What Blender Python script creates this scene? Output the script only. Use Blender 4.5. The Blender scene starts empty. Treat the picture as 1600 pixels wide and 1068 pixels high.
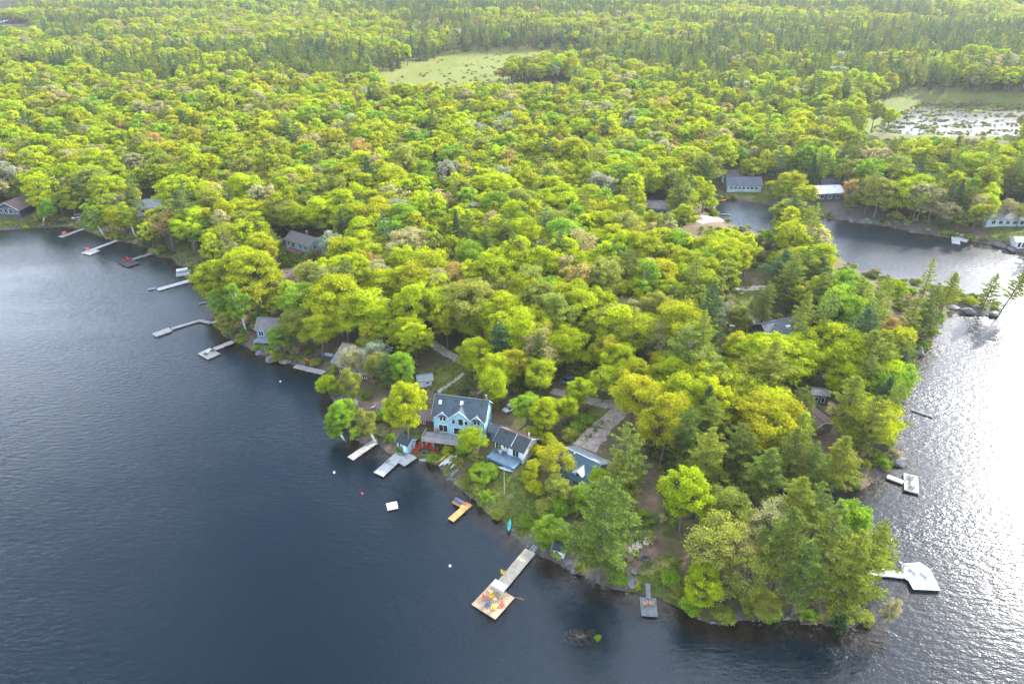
import bpy, math, random
import numpy as np
from mathutils import Vector, Matrix

# ------------------------------------------------------------------ camera, sky, sun, exposure
sc = bpy.context.scene
CAM_H, PITCH, FPX = 110.0, math.radians(30.0), 1067.0
SUN_AZ, SUN_EL = math.radians(48.5), math.radians(28)      # azimuth measured clockwise from +Y
HAZE = 0.000065
cam = bpy.data.cameras.new("camera"); cam.lens = 24; cam.sensor_width = 36
cam.clip_end = 12000; cam.clip_start = 1
co = bpy.data.objects.new("camera", cam); sc.collection.objects.link(co)
co.location = (0, 0, CAM_H); co.rotation_euler = (math.pi/2 - PITCH, 0, 0)
sc.camera = co

wd = bpy.data.worlds.new("World"); sc.world = wd; wd.use_nodes = True
wn, wl = wd.node_tree.nodes, wd.node_tree.links
sky = wn.new("ShaderNodeTexSky"); sky.sky_type = 'NISHITA'; sky.sun_disc = False
sky.sun_elevation = SUN_EL; sky.sun_rotation = SUN_AZ
sky.air_density = 1.0; sky.dust_density = 1.0; sky.ozone_density = 3.0
bg = wn["Background"]; bg.inputs[1].default_value = 0.14
# broken cloud spread evenly over the whole sky
geo = wn.new("ShaderNodeTexCoord")
sep = wn.new("ShaderNodeSeparateXYZ"); wl.new(geo.outputs["Generated"], sep.inputs[0])
zmx = wn.new("ShaderNodeMath"); zmx.operation = 'MAXIMUM'; zmx.inputs[1].default_value = 0.0
wl.new(sep.outputs[2], zmx.inputs[0])
zad = wn.new("ShaderNodeMath"); zad.operation = 'ADD'; zad.inputs[1].default_value = 0.25
wl.new(zmx.outputs[0], zad.inputs[0])
dv = wn.new("ShaderNodeVectorMath"); dv.operation = 'DIVIDE'
cmb = wn.new("ShaderNodeCombineXYZ")
for i in range(3): wl.new(zad.outputs[0], cmb.inputs[i])
wl.new(geo.outputs["Generated"], dv.inputs[0]); wl.new(cmb.outputs[0], dv.inputs[1])
nz = wn.new("ShaderNodeTexNoise"); nz.noise_dimensions = '4D'; nz.inputs["W"].default_value = 11.1; nz.inputs["Scale"].default_value = 2.5
nz.inputs["Detail"].default_value = 5; nz.inputs["Roughness"].default_value = 0.55
wl.new(dv.outputs[0], nz.inputs["Vector"])
rmp = wn.new("ShaderNodeValToRGB"); rmp.color_ramp.elements[0].position = 0.475
rmp.color_ramp.elements[1].position = 0.64
wl.new(nz.outputs["Fac"], rmp.inputs[0])
mxs = wn.new("ShaderNodeMix"); mxs.data_type = 'RGBA'
wl.new(rmp.outputs[0], mxs.inputs["Factor"]); wl.new(sky.outputs[0], mxs.inputs["A"])
cl = wn.new("ShaderNodeMix"); cl.data_type = 'RGBA'; cl.blend_type = 'ADD'; cl.inputs["Factor"].default_value = 1
wl.new(sky.outputs[0], cl.inputs["A"]); cl.inputs["B"].default_value = (13.0, 13.3, 13.9, 1); wl.new(cl.outputs["Result"], mxs.inputs["B"])
wl.new(mxs.outputs["Result"], bg.inputs[0])

sl = bpy.data.lights.new("sun", 'SUN'); sl.energy = 3.8; sl.angle = math.radians(1.2); sl.color = (1.0, 0.95, 0.86)
so = bpy.data.objects.new("sun", sl); sc.collection.objects.link(so)
sd = Vector((math.sin(SUN_AZ)*math.cos(SUN_EL), math.cos(SUN_AZ)*math.cos(SUN_EL), math.sin(SUN_EL)))
so.rotation_euler = sd.to_track_quat('Z', 'Y').to_euler(); so.location = sd*400
sc.view_settings.view_transform = 'Standard'; sc.view_settings.look = 'None'
sc.view_settings.exposure = 1.66; sc.view_settings.gamma = 1.0
cy = sc.cycles
cy.max_bounces = 5; cy.diffuse_bounces = 2; cy.glossy_bounces = 2; cy.transmission_bounces = 3
cy.transparent_max_bounces = 6; cy.volume_bounces = 0; cy.use_denoising = True
cy.sample_clamp_indirect = 6.0; cy.sample_clamp_direct = 12.0

# ------------------------------------------------------------------ pixel <-> place helpers
rng = np.random.default_rng(7); random.seed(7)
CP, SP = math.cos(PITCH), math.sin(PITCH)
def pix(x, y, z=0.0):
    """a point of the photograph's 1600x1068 frame at height z"""
    u, v = (x-800)/FPX, -(y-534)/FPX
    d = (u, CP+v*SP, -SP+v*CP); t = (z-CAM_H)/d[2]
    return np.array([d[0]*t, d[1]*t, z])
def proj(X, Y, Z):
    dz = Z-CAM_H; cz = Y*CP-dz*SP; cyy = Y*SP+dz*CP
    return 800+FPX*X/cz, 534-FPX*cyy/cz, cz
def vnoise(x, y, seed=0):
    x = np.asarray(x, float); y = np.asarray(y, float)
    xi, yi = np.floor(x).astype(np.int64), np.floor(y).astype(np.int64); fx, fy = x-xi, y-yi
    def h(a, b):
        n = (a*374761393 + b*668265263 + seed*1442695041) & 0xffffffff
        n = ((n ^ (n >> 13))*1274126177) & 0xffffffff
        return ((n ^ (n >> 16)) & 0xffff)/65535.0
    u, v = fx*fx*(3-2*fx), fy*fy*(3-2*fy)
    return (h(xi,yi)*(1-u)+h(xi+1,yi)*u)*(1-v)+(h(xi,yi+1)*(1-u)+h(xi+1,yi+1)*u)*v
def fbm(x, y, seed=0, o=3):
    s = 0; a = .5
    for i in range(o): s = s+a*vnoise(x*2**i, y*2**i, seed+i); a *= .5
    return s/(1-.5**o)
def pxpoly(pts, z=0.0): return np.array([pix(a, b, z)[:2] for a, b in pts])
def polydist(poly, X, Y):
    """signed distance, negative inside"""
    n = len(poly); best = np.full(X.shape, 1e18); ins = np.zeros(X.shape, bool)
    for i in range(n):
        ax, ay = poly[i]; bx, by = poly[(i+1) % n]; ex, ey = bx-ax, by-ay
        t = np.clip(((X-ax)*ex+(Y-ay)*ey)/(ex*ex+ey*ey+1e-9), 0, 1)
        best = np.minimum(best, (X-ax-t*ex)**2+(Y-ay-t*ey)**2)
        if ay != by:
            ins ^= ((ay > Y) != (by > Y)) & (X < ex*(Y-ay)/(by-ay)+ax)
    d = np.sqrt(best); return np.where(ins, -d, d)
def sstep(a, b, x):
    t = np.clip((x-a)/(b-a), 0, 1); return t*t*(3-2*t)

SHORE = [(-500,352),(-250,358),(0,361),(45,357),(95,354),(130,358),(150,367),(178,376),(215,380),(236,396),(262,402),(286,416),(300,432),
 (318,450),(334,470),(340,490),(346,512),(362,533),(385,541),(415,557),(452,569),(478,573),(508,582),(512,600),(520,625),(532,650),(550,680),
 (572,692),(592,686),(606,704),(622,713),(654,719),(680,726),(692,740),(706,752),(735,777),(765,804),(790,816),(806,838),(828,856),
 (846,866),(872,880),(902,898),(936,914),(975,928),(1003,932),(1030,936),(1056,948),(1090,968),(1122,978),(1160,972),(1202,976),(1250,968),
 (1300,978),(1335,984),(1362,976),(1350,956),(1352,925),(1345,895),(1348,862),(1330,822),(1264,796),(1180,780),(1164,752),(1232,738),(1300,748),
 (1345,762),(1372,748),(1408,722),(1398,700),(1386,672),(1404,644),(1416,610),(1424,575),(1440,553),(1456,538),(1458,515),(1478,498),(1500,490),(1538,493),(1566,494),
 (1560,478),(1530,466),(1490,458),(1455,452),(1410,440),(1350,428),(1318,408),(1288,388),(1238,378),(1196,366),(1150,352),(1116,336),(1108,318),
 (1140,311),(1188,316),(1232,330),(1292,341),(1340,348),(1384,353),(1440,366),(1482,370),(1522,377),(1572,388),(1604,398),(1720,414),(1900,424)]
W1 = np.vstack([pxpoly(SHORE), [(900, 230), (1500, 150), (1500, -400), (-1500, -400), (-1500, 300), (-700, 320)]])
W2 = pxpoly([(-80,14),(48,12),(36,26),(0,42),(-80,46)])
MARSH = pxpoly([(1330,214),(1362,186),(1430,156),(1600,162),(1740,168),(1740,226),(1600,224),(1480,224)])
MEADOW = pxpoly([(560,146),(640,112),(688,92),(760,86),(905,82),(912,108),(800,128),(756,146),(650,150)])
LAWNS = [pxpoly(p, 2.0) for p in (
 [(716,752),(745,722),(800,728),(852,742),(832,790),(775,812)], [(636,722),(690,736),(730,706),(700,690),(646,694)],
 [(786,806),(850,772),(876,832),(838,854),(800,838)], [(958,880),(1052,872),(1062,938),(985,928)],
 [(664,592),(720,566),(764,600),(690,618)], [(238,398),(288,384),(296,412),(250,406)], [(108,348),(140,328),(152,362),(112,358)],
 [(-60,345),(48,340),(48,357),(-60,362)], [(402,374),(452,386),(446,402),(412,396)], [(1136,455),(1204,452),(1204,494),(1140,486)],
 [(888,668),(942,640),(964,648),(906,692)], [(1165,292),(1205,290),(1205,312),(1160,308)], [(1540,330),(1640,330),(1640,385),(1560,378)])]
BARE = [pxpoly(p, 2.5) for p in ([(1008,750),(1034,750),(1030,784),(1008,792)], [(984,840),(1028,840),(1022,884),(988,888)],
 [(640,700),(690,694),(692,716),(650,716)], [(1250,640),(1310,640),(1300,706),(1258,702)], [(1150,790),(1180,790),(1190,830),(1160,826)],
 [(560,620),(620,620),(615,700),(570,690)], [(1084,336),(1130,330),(1136,354),(1090,352)], [(840,720),(880,700),(900,690),(850,742)])]
def water_d(X, Y):
    jx = (vnoise(X/5, Y/5, 3)-.5)*2.4; jy = (vnoise(X/5, Y/5, 9)-.5)*2.4
    return np.minimum(polydist(W1, X+jx, Y+jy), polydist(W2, X, Y))
def terrain(X, Y):
    X = np.atleast_1d(np.asarray(X, float)); Y = np.atleast_1d(np.asarray(Y, float))
    d = water_d(X, Y)
    up = .12+3.9*(1-np.exp(-np.maximum(d, 0)/20))+(vnoise(X/9, Y/9, 5)-.5)*1.2*sstep(3, 20, d)
    up = up+9*fbm(X/210, Y/260, 21, 2)*sstep(60, 330, d)+26*sstep(700, 1700, Y)*fbm(X/420, Y/420, 33, 2)
    z = np.where(d > 0, up, np.maximum(-3.6, d*.34))
    mm = 1-sstep(-14, 8, polydist(MARSH, X, Y))
    z = z*(1-mm)+mm*((fbm(X/9, Y/3.4, 41, 3)-.64+.12*(vnoise(X/60, Y/30, 43)-.5)+.25*sstep(520, 600, Y))*1.6)
    me = 1-sstep(-10, 22, polydist(MEADOW, X, Y))
    z = z*(1-me)+me*(2.2+.5*vnoise(X/20, Y/20, 8))
    return z
def gz(x, y): return float(terrain(x, y)[0])
def ground(px, py, dz=0.0):
    """where the ray through a pixel meets the ground (plus dz)"""
    z = 2.0
    for _ in range(6):
        p = pix(px, py, z+dz); z = .5*z+.5*gz(p[0], p[1])
    p = pix(px, py, z+dz); return np.array([p[0], p[1], gz(p[0], p[1])])

# ------------------------------------------------------------------ mesh helpers
C = sc.collection
def fast_mesh(name, V, F, mat=None, smooth=False):
    """V (n,3), F (m,k) arrays of one face size"""
    V = np.asarray(V, np.float32); F = np.asarray(F, np.int32)
    me = bpy.data.meshes.new(name); k = F.shape[1]
    me.vertices.add(len(V)); me.vertices.foreach_set("co", V.ravel())
    me.loops.add(F.size); me.loops.foreach_set("vertex_index", F.ravel())
    me.polygons.add(len(F)); me.polygons.foreach_set("loop_start", np.arange(len(F), dtype=np.int32)*k)
    me.update(calc_edges=True)
    if smooth: me.polygons.foreach_set("use_smooth", np.ones(len(F), bool))
    if mat is not None: me.materials.append(mat)
    return me
class MB:
    def __init__(s): s.v = []; s.f = []
    def hexa(s, p):
        n = len(s.v); s.v += [tuple(q) for q in p]
        s.f += [tuple(n+i for i in q) for q in ((3,2,1,0),(4,5,6,7),(0,1,5,4),(1,2,6,5),(2,3,7,6),(3,0,4,7))]; return s
    def box(s, c, d, rz=0.0, rx=0.0, ry=0.0):
        M = Matrix.Rotation(rz, 3, 'Z') @ Matrix.Rotation(ry, 3, 'Y') @ Matrix.Rotation(rx, 3, 'X')
        q = []
        for z in (-.5, .5):
            for x, y in ((-.5,-.5),(.5,-.5),(.5,.5),(-.5,.5)):
                w = M @ Vector((x*d[0], y*d[1], z*d[2])); q.append((c[0]+w.x, c[1]+w.y, c[2]+w.z))
        return s.hexa(q)
    def slab(s, poly, t):
        """polygon of 3-d points (counter-clockwise from above) thickened upward by t"""
        n = len(s.v); m = len(poly)
        s.v += [tuple(p) for p in poly]+[(p[0], p[1], p[2]+t) for p in poly]
        s.f.append(tuple(n+i for i in range(m-1, -1, -1))); s.f.append(tuple(n+m+i for i in range(m)))
        for i in range(m): j = (i+1) % m; s.f.append((n+i, n+j, n+m+j, n+m+i))
        return s
    def tube(s, pts, rad, k=6, cap=True):
        pts = [Vector(p) for p in pts]; n0 = len(s.v)
        for i, p in enumerate(pts):
            a = pts[min(i+1, len(pts)-1)]-pts[max(i-1, 0)]
            a = a.normalized() if a.length > 1e-6 else Vector((0,0,1))
            u = a.cross(Vector((0,0,1)) if abs(a.z) < .9 else Vector((1,0,0))).normalized(); w = a.cross(u)
            for j in range(k):
                t = 2*math.pi*j/k; q = p+(u*math.cos(t)+w*math.sin(t))*rad[i]; s.v.append(tuple(q))
        for i in range(len(pts)-1):
            for j in range(k):
                j2 = (j+1) % k; a = n0+i*k
                s.f.append((a+j, a+k+j, a+k+j2, a+j2))
        if cap:
            s.f.append(tuple(n0+j for j in range(k))); s.f.append(tuple(n0+(len(pts)-1)*k+j for j in range(k-1, -1, -1)))
        return s
    def mesh(s, name, mat=None, smooth=False):
        me = bpy.data.meshes.new(name); me.from_pydata(s.v, [], s.f); me.update()
        if smooth: me.polygons.foreach_set("use_smooth", np.ones(len(me.polygons), bool))
        if mat is not None: me.materials.append(mat)
        return me
    def build(s, name, mat, parent=None, smooth=False): return obj(name, s.mesh(name, mat, smooth), parent)
def obj(name, me, parent=None, loc=None, rz=None):
    o = bpy.data.objects.new(name, me); C.objects.link(o)
    if parent is not None: o.parent = parent
    if loc is not None: o.location = loc
    if rz is not None: o.rotation_euler = (0, 0, rz)
    return o
def tag(o, label, cat, group=None):
    o["label"] = label; o["category"] = cat
    if group: o["group"] = group
    return o
def thing(name, label, cat, loc=(0,0,0), rz=0.0, group=None):
    o = obj(name, None, None, loc, rz); o.empty_display_size = .5
    return tag(o, label, cat, group)
def structure(o): o["kind"] = "structure"; return o
def stuff(o, label, cat): o["kind"] = "stuff"; return tag(o, label, cat)

# ------------------------------------------------------------------ materials
def newmat(name):
    m = bpy.data.materials.new(name); m.use_nodes = True
    return m, m.node_tree.nodes, m.node_tree.links, m.node_tree.nodes["Principled BSDF"]
def ramp(n, l, fac, stops):
    r = n.new("ShaderNodeValToRGB"); e = r.color_ramp.elements
    while len(e) < len(stops): e.new(.5)
    for q, (p, c) in zip(e, stops): q.position = p; q.color = (*c, 1)
    l.new(fac, r.inputs[0]); return r.outputs[0]
def noise(n, l, scale, detail=4, vec=None, rough=.55):
    t = n.new("ShaderNodeTexNoise"); t.inputs["Scale"].default_value = scale; t.inputs["Detail"].default_value = detail
    t.inputs["Roughness"].default_value = rough
    if vec is not None: l.new(vec, t.inputs["Vector"])
    return t.outputs["Fac"]
def mixc(n, l, f, a, b, mode='MIX'):
    m = n.new("ShaderNodeMix"); m.data_type = 'RGBA'; m.blend_type = mode
    for s, v in (("Factor", f), ("A", a), ("B", b)):
        if isinstance(v, (int, float)): m.inputs[s].default_value = v
        elif isinstance(v, tuple): m.inputs[s].default_value = (*v, 1)
        else: l.new(v, m.inputs[s])
    return m.outputs["Result"]
def plain(name, col, rough=.7, var=.25, scale=3.0, bump=.0, metal=0.0, lines=None, spec=.5):
    """a painted / wooden / stone surface with mottling and, if asked, board or course lines (axis, spacing, strength)"""
    m, n, l, b = newmat(name)
    tc = n.new("ShaderNodeTexCoord"); v = tc.outputs["Object"]
    f = noise(n, l, scale, 5, v)
    lo = tuple(c*(1-var) for c in col); hi = tuple(min(1, c*(1+var)) for c in col)
    c = ramp(n, l, f, [(.3, lo), (.7, hi)])
    hgt = f
    if lines:
        w = n.new("ShaderNodeTexWave"); w.bands_direction = lines[0]; w.inputs["Scale"].default_value = math.pi/10/lines[1]*2/2
        w.wave_profile = 'SAW'; l.new(v, w.inputs["Vector"])
        c = mixc(n, l, lines[2], c, ramp(n, l, w.outputs["Fac"], [(0.0, (.25,.25,.25)), (.18, (1,1,1))]), 'MULTIPLY')
    c = mixc(n, l, 1.0, c, ramp(n, l, noise(n, l, .55, 6, v, .65), [(.3, (.74,.73,.72)), (.68, (1.1,1.1,1.1))]), 'MULTIPLY')
    l.new(c, b.inputs["Base Color"]); b.inputs["Roughness"].default_value = rough; b.inputs["Metallic"].default_value = metal
    b.inputs["Specular IOR Level"].default_value = spec
    if bump:
        bp = n.new("ShaderNodeBump"); bp.inputs["Strength"].default_value = bump; bp.inputs["Distance"].default_value = .05
        l.new(hgt, bp.inputs["Height"]); l.new(bp.outputs[0], b.inputs["Normal"])
    return m
M = {}
M['siding_blue'] = plain('light_blue_siding', (.24,.44,.52), .6, .12, 2, lines=('Z', .2, .35))
M['siding_white'] = plain('white_siding', (.62,.64,.64), .6, .1, 2, lines=('Z', .2, .3))
M['siding_grey'] = plain('grey_blue_siding', (.16,.20,.23), .6, .15, 2, lines=('Z', .2, .35))
M['siding_brown'] = plain('dark_brown_siding', (.07,.045,.03), .7, .25, 2, lines=('Z', .2, .3))
M['siding_dark'] = plain('dark_blue_siding', (.035,.06,.09), .7, .2, 2, lines=('Z', .2, .3))
M['siding_red'] = plain('dark_red_siding', (.10,.025,.02), .7, .2, 2, lines=('X', .25, .4))
M['siding_pale'] = plain('pale_blue_siding', (.40,.50,.56), .6, .12, 2, lines=('Z', .2, .3))
M['siding_mid'] = plain('mid_blue_siding', (.08,.20,.34), .6, .15, 2, lines=('Z', .2, .3))
M['shingle_blue'] = plain('dark_blue_grey_shingles', (.055,.08,.10), .85, .3, 5, .3, lines=('Y', .35, .3))
M['shingle_dark'] = plain('charcoal_shingles', (.035,.048,.055), .85, .3, 5, .3, lines=('Y', .35, .3))
M['shingle_grey'] = plain('weathered_grey_shingles', (.15,.14,.13), .9, .3, 4, .3, lines=('Y', .4, .25))
M['shingle_brown'] = plain('brown_shingles', (.16,.11,.09), .9, .3, 4, .3, lines=('Y', .4, .25))
M['shingle_slate'] = plain('slate_shingles', (.10,.115,.14), .8, .25, 4, .3, lines=('Y', .4, .3))
M['metal_roof'] = plain('pale_grey_metal_roof', (.22,.25,.27), .45, .12, 1.5, metal=.2)
M['metal_teal'] = plain('teal_grey_metal_roof', (.035,.095,.13), .6, .25, 1.5, lines=('Y', .75, .6))
M['metal_pale'] = plain('white_metal_roof', (.6,.6,.58), .5, .1, 1.5)
M['trim'] = plain('white_trim', (.68,.70,.70), .55, .05)
M['glass'] = plain('window_glass', (.012,.016,.02), .08, .2, .6, spec=.8)
M['deck_blue'] = plain('blue_painted_deck', (.15,.23,.28), .6, .2, 2, lines=('X', .28, .45))
M['deck_grey'] = plain('weathered_grey_boards', (.27,.26,.25), .8, .25, 3, lines=('X', .28, .5))
M['deck_brown'] = plain('stained_brown_boards', (.11,.075,.055), .8, .25, 3, lines=('X', .28, .5))
M['board_pale'] = plain('pale_weathered_planks', (.36,.34,.315), .8, .22, 2.5, .2, spec=.1)
M['board_warm'] = plain('sun_bleached_planks', (.44,.39,.30), .8, .2, 2.5, .2, spec=.1)
M['board_white'] = plain('whitish_planks', (.43,.43,.42), .75, .16, 2.5, .2, spec=.1)
M['board_tan'] = plain('tan_planks', (.46,.34,.22), .75, .22, 2.5, .2, spec=.1)
M['board_orange'] = plain('fresh_cedar_planks', (.50,.26,.10), .7, .2, 2.5, .2, spec=.1)
M['board_grey'] = plain('grey_planks', (.20,.21,.22), .85, .25, 2.5, .2, spec=.1)
M['float_black'] = plain('black_float', (.02,.022,.025), .6, .2)
M['post'] = plain('grey_post', (.22,.2,.18), .8, .25)
M['steel'] = plain('galvanised_steel', (.45,.47,.5), .35, .15, 3, metal=.7)
M['concrete'] = plain('concrete', (.42,.41,.40), .85, .15, 1.2, .2, spec=.1)
M['red'] = plain('red_plastic', (.50,.02,.03), .45, .12, 3)
M['red_faded'] = plain('coral_plastic', (.52,.14,.10), .55, .12, 3)
M['blue'] = plain('blue_plastic', (.04,.13,.32), .45, .15, 3)
M['yellow'] = plain('yellow_plastic', (.72,.48,.02), .45, .1, 3)
M['white'] = plain('white_gelcoat', (.62,.63,.63), .35, .06, 2)
M['cream'] = plain('cream_paint', (.62,.58,.44), .6, .12, 3)
M['offwhite_cloth'] = plain('cream_canvas', (.55,.50,.45), .9, .1, 3)
M['teal'] = plain('teal_plastic', (.02,.42,.42), .4, .1, 3)
M['orange'] = plain('orange_plastic', (.75,.16,.02), .4, .1, 3)
M['green'] = plain('green_paint', (.03,.14,.08), .45, .15, 3)
M['tanwood'] = plain('tan_wood', (.48,.26,.14), .6, .15, 3)
M['black'] = plain('black_plastic', (.015,.016,.018), .5, .2)
M['rubber'] = plain('tyre_rubber', (.02,.02,.02), .9, .2)
M['car_grey'] = plain('grey_car_paint', (.10,.11,.12), .25, .1, 1)
M['car_white'] = plain('white_car_paint', (.6,.61,.62), .25, .05, 1)
M['car_blue'] = plain('blue_car_paint', (.04,.12,.17), .25, .1, 1)
M['rock'] = plain('grey_granite', (.15,.14,.135), .9, .4, .9, .6)
M['rock_brown'] = plain('brown_granite', (.105,.08,.062), .9, .5, .9, .6)
M['rock_dark'] = plain('dark_wet_granite', (.09,.085,.085), .7, .45, .8, .6)
M['gravel'] = plain('grey_gravel', (.30,.25,.21), .95, .22, 1.1, .4)
M['gravel_pale'] = plain('pale_gravel', (.46,.39,.32), .95, .18, 1.1, .4)
M['pavers'] = plain('pale_stone_path', (.42,.38,.30), .9, .2, 1.5, .3, lines=('X', .6, .3))
M['bark'] = plain('grey_brown_bark', (.13,.105,.085), .95, .35, 3, .4)
M['bark_pine'] = plain('dark_pine_bark', (.10,.085,.075), .95, .35, 3, .4)
M['bark_pale'] = plain('pale_birch_bark', (.50,.48,.44), .85, .25, 2.5, .2)
M['brick'] = plain('brick_chimney', (.25,.12,.08), .9, .25, 6, .2, lines=('Z', .1, .4))

def leaf_material(name, far):
    m, n, l, b = newmat(name); n.remove(b); out = n["Material Output"]
    if far:
        a = n.new("ShaderNodeAttribute"); a.attribute_type = 'INSTANCER'; a.attribute_name = "tint"; col = a.outputs["Color"]
    else:
        a = n.new("ShaderNodeObjectInfo"); col = a.outputs["Color"]
    g = n.new("ShaderNodeNewGeometry")
    col = mixc(n, l, 1.0, col, ramp(n, l, noise(n, l, .55, 3, g.outputs["Position"], .6), [(.3, (.70,.78,.9)), (.7, (1.22,1.17,1.0))]), 'MULTIPLY')
    hs = n.new("ShaderNodeHueSaturation"); l.new(col, hs.inputs["Color"])
    mp = n.new("ShaderNodeMapRange"); l.new(g.outputs["Random Per Island"], mp.inputs[0])
    mp.inputs[3].default_value = .72; mp.inputs[4].default_value = 1.28; l.new(mp.outputs[0], hs.inputs["Value"])
    mh = n.new("ShaderNodeMapRange"); l.new(g.outputs["Random Per Island"], mh.inputs[0])
    mh.inputs[3].default_value = .515; mh.inputs[4].default_value = .487; l.new(mh.outputs[0], hs.inputs["Hue"])
    df = n.new("ShaderNodeBsdfDiffuse"); tr = n.new("ShaderNodeBsdfTranslucent"); mx = n.new("ShaderNodeAddShader")
    l.new(hs.outputs[0], df.inputs[0]); l.new(hs.outputs[0], tr.inputs[0])
    l.new(df.outputs[0], mx.inputs[0]); l.new(tr.outputs[0], mx.inputs[1]); l.new(mx.outputs[0], out.inputs[0])
    return m
LEAF, LEAF_FAR = leaf_material('leaves', False), leaf_material('forest_leaves', True)

def ground_material():
    m, n, l, b = newmat('woodland_ground')
    g = n.new("ShaderNodeNewGeometry"); v = g.outputs["Position"]
    litter = ramp(n, l, noise(n, l, .9, 6, v, .65), [(.25, (.075,.055,.032)), (.5, (.14,.10,.062)), (.75, (.20,.15,.10))])
    moss = ramp(n, l, noise(n, l, .5, 5, v), [(.3, (.05,.07,.018)), (.7, (.10,.11,.03))])
    c = mixc(n, l, ramp(n, l, noise(n, l, .12, 5, v, .6), [(.42, (0,0,0)), (.62, (1,1,1))]), litter, moss)
    grass = ramp(n, l, noise(n, l, .35, 6, v, .65), [(.3, (.055,.095,.014)), (.5, (.10,.13,.025)), (.72, (.17,.145,.055))])
    def att(nm): a = n.new("ShaderNodeAttribute"); a.attribute_name = nm; return a.outputs["Fac"]
    c = mixc(n, l, att("lawn"), c, grass)
    c = mixc(n, l, att("bare"), c, ramp(n, l, noise(n, l, .7, 6, v), [(.3, (.13,.085,.06)), (.7, (.25,.17,.12))]))
    c = mixc(n, l, att("meadow"), c, ramp(n, l, noise(n, l, .05, 6, v, .7), [(.25, (.075,.11,.012)), (.45, (.125,.15,.020)), (.6, (.15,.15,.036)), (.75, (.17,.15,.06))]))
    c = mixc(n, l, att("marsh"), c, ramp(n, l, noise(n, l, .09, 6, v, .7), [(.3, (.07,.12,.012)), (.5, (.13,.155,.03)), (.65, (.12,.10,.06))]))
    c = mixc(n, l, att("rock"), c, ramp(n, l, noise(n, l, .8, 7, v, .7), [(.3, (.06,.055,.05)), (.6, (.12,.11,.105)), (.8, (.19,.18,.17))]))
    c = mixc(n, l, att("bed"), c, ramp(n, l, noise(n, l, .4, 5, v), [(.3, (.05,.032,.018)), (.7, (.13,.085,.045))]))
    c = mixc(n, l, att("deep_scatter"), c, (.008,.054,.094))  # blue light scattered by deep water, painted into the bed colour by depth
    l.new(c, b.inputs["Base Color"]); b.inputs["Roughness"].default_value = .95; b.inputs["Specular IOR Level"].default_value = .15
    bp = n.new("ShaderNodeBump"); bp.inputs["Strength"].default_value = .7; bp.inputs["Distance"].default_value = .25
    l.new(noise(n, l, 1.6, 6, v, .7), bp.inputs["Height"]); l.new(bp.outputs[0], b.inputs["Normal"])
    return m
def water_material():
    m, n, l, b = newmat('lake_water'); n.remove(b); out = n["Material Output"]
    g = n.new("ShaderNodeNewGeometry")
    big = n.new("ShaderNodeMapping"); big.inputs["Scale"].default_value = (.6, 1.6, 1); big.inputs["Rotation"].default_value = (0, 0, .5)
    l.new(g.outputs["Position"], big.inputs["Vector"])
    gust = n.new("ShaderNodeMapRange"); l.new(noise(n, l, .022, 4, big.outputs[0], .6), gust.inputs[0])
    gust.inputs[1].default_value = .35; gust.inputs[2].default_value = .65; gust.inputs[3].default_value = .35; gust.inputs[4].default_value = 1.0
    def wav(sx, sy, rz, sc_, det, dist, prev):
        mp = n.new("ShaderNodeMapping"); mp.inputs["Scale"].default_value = (sx, sy, 1); mp.inputs["Rotation"].default_value = (0, 0, rz)
        l.new(g.outputs["Position"], mp.inputs["Vector"])
        bp = n.new("ShaderNodeBump"); bp.inputs["Distance"].default_value = dist; l.new(gust.outputs[0], bp.inputs["Strength"])
        l.new(noise(n, l, sc_, det, mp.outputs[0], .5), bp.inputs["Height"])
        if prev is not None: l.new(prev, bp.inputs["Normal"])
        return bp.outputs[0]
    nr = wav(.4, 1.0, .35, 1.1, 3, .19, None)
    nr = wav(.55, 1.0, -.45, 2.8, 2, .065, nr)
    fr = n.new("ShaderNodeFresnel"); fr.inputs["IOR"].default_value = 1.333; l.new(nr, fr.inputs["Normal"])
    gl = n.new("ShaderNodeBsdfGlossy"); gl.inputs["Roughness"].default_value = .22; gl.inputs["Color"].default_value = (.95,.97,1,1)
    l.new(nr, gl.inputs["Normal"])
    tr = n.new("ShaderNodeBsdfTransparent"); tr.inputs["Color"].default_value = (.62,.64,.62,1)
    mx = n.new("ShaderNodeMixShader"); l.new(fr.outputs[0], mx.inputs[0]); l.new(tr.outputs[0], mx.inputs[1]); l.new(gl.outputs[0], mx.inputs[2])
    l.new(mx.outputs[0], out.inputs[0]); return m

# ------------------------------------------------------------------ the ground, one sheet, and the lake
def axis(lo, hi, near0, near1, step, grow):
    a = list(np.arange(near0, near1, step)); s = step; x = near1
    while x < hi: a.append(x); s *= grow; x += s
    s = step; x = near0-step; b = []
    while x > lo: b.append(x); s *= grow; x -= s
    return np.array(b[::-1]+a)
ax = axis(-3200, 3200, -170, 190, 1.4, 1.05); ay = axis(-60, 5200, 62, 300, 1.4, 1.035)
GX, GY = np.meshgrid(ax, ay); gxf, gyf = GX.ravel(), GY.ravel()
GZ = terrain(gxf, gyf); WD = water_d(gxf, gyf)
nx, ny = len(ax), len(ay)
idx = np.arange(nx*ny).reshape(ny, nx)
GF = np.stack([idx[:-1,:-1], idx[:-1,1:], idx[1:,1:], idx[1:,:-1]], -1).reshape(-1, 4)
gm = fast_mesh('ground', np.stack([gxf, gyf, GZ], 1), GF, ground_material(), True)
def fatt(nm, val):
    a = gm.attributes.new(nm, 'FLOAT', 'POINT'); a.data.foreach_set("value", np.clip(val, 0, 1).astype(np.float32))
jn = (vnoise(gxf/4, gyf/4, 15)-.5)*4
lw = np.zeros_like(gxf)
for p in LAWNS: lw = np.maximum(lw, 1-sstep(-2, 2, polydist(p, gxf, gyf)+jn))
br = np.zeros_like(gxf)
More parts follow.
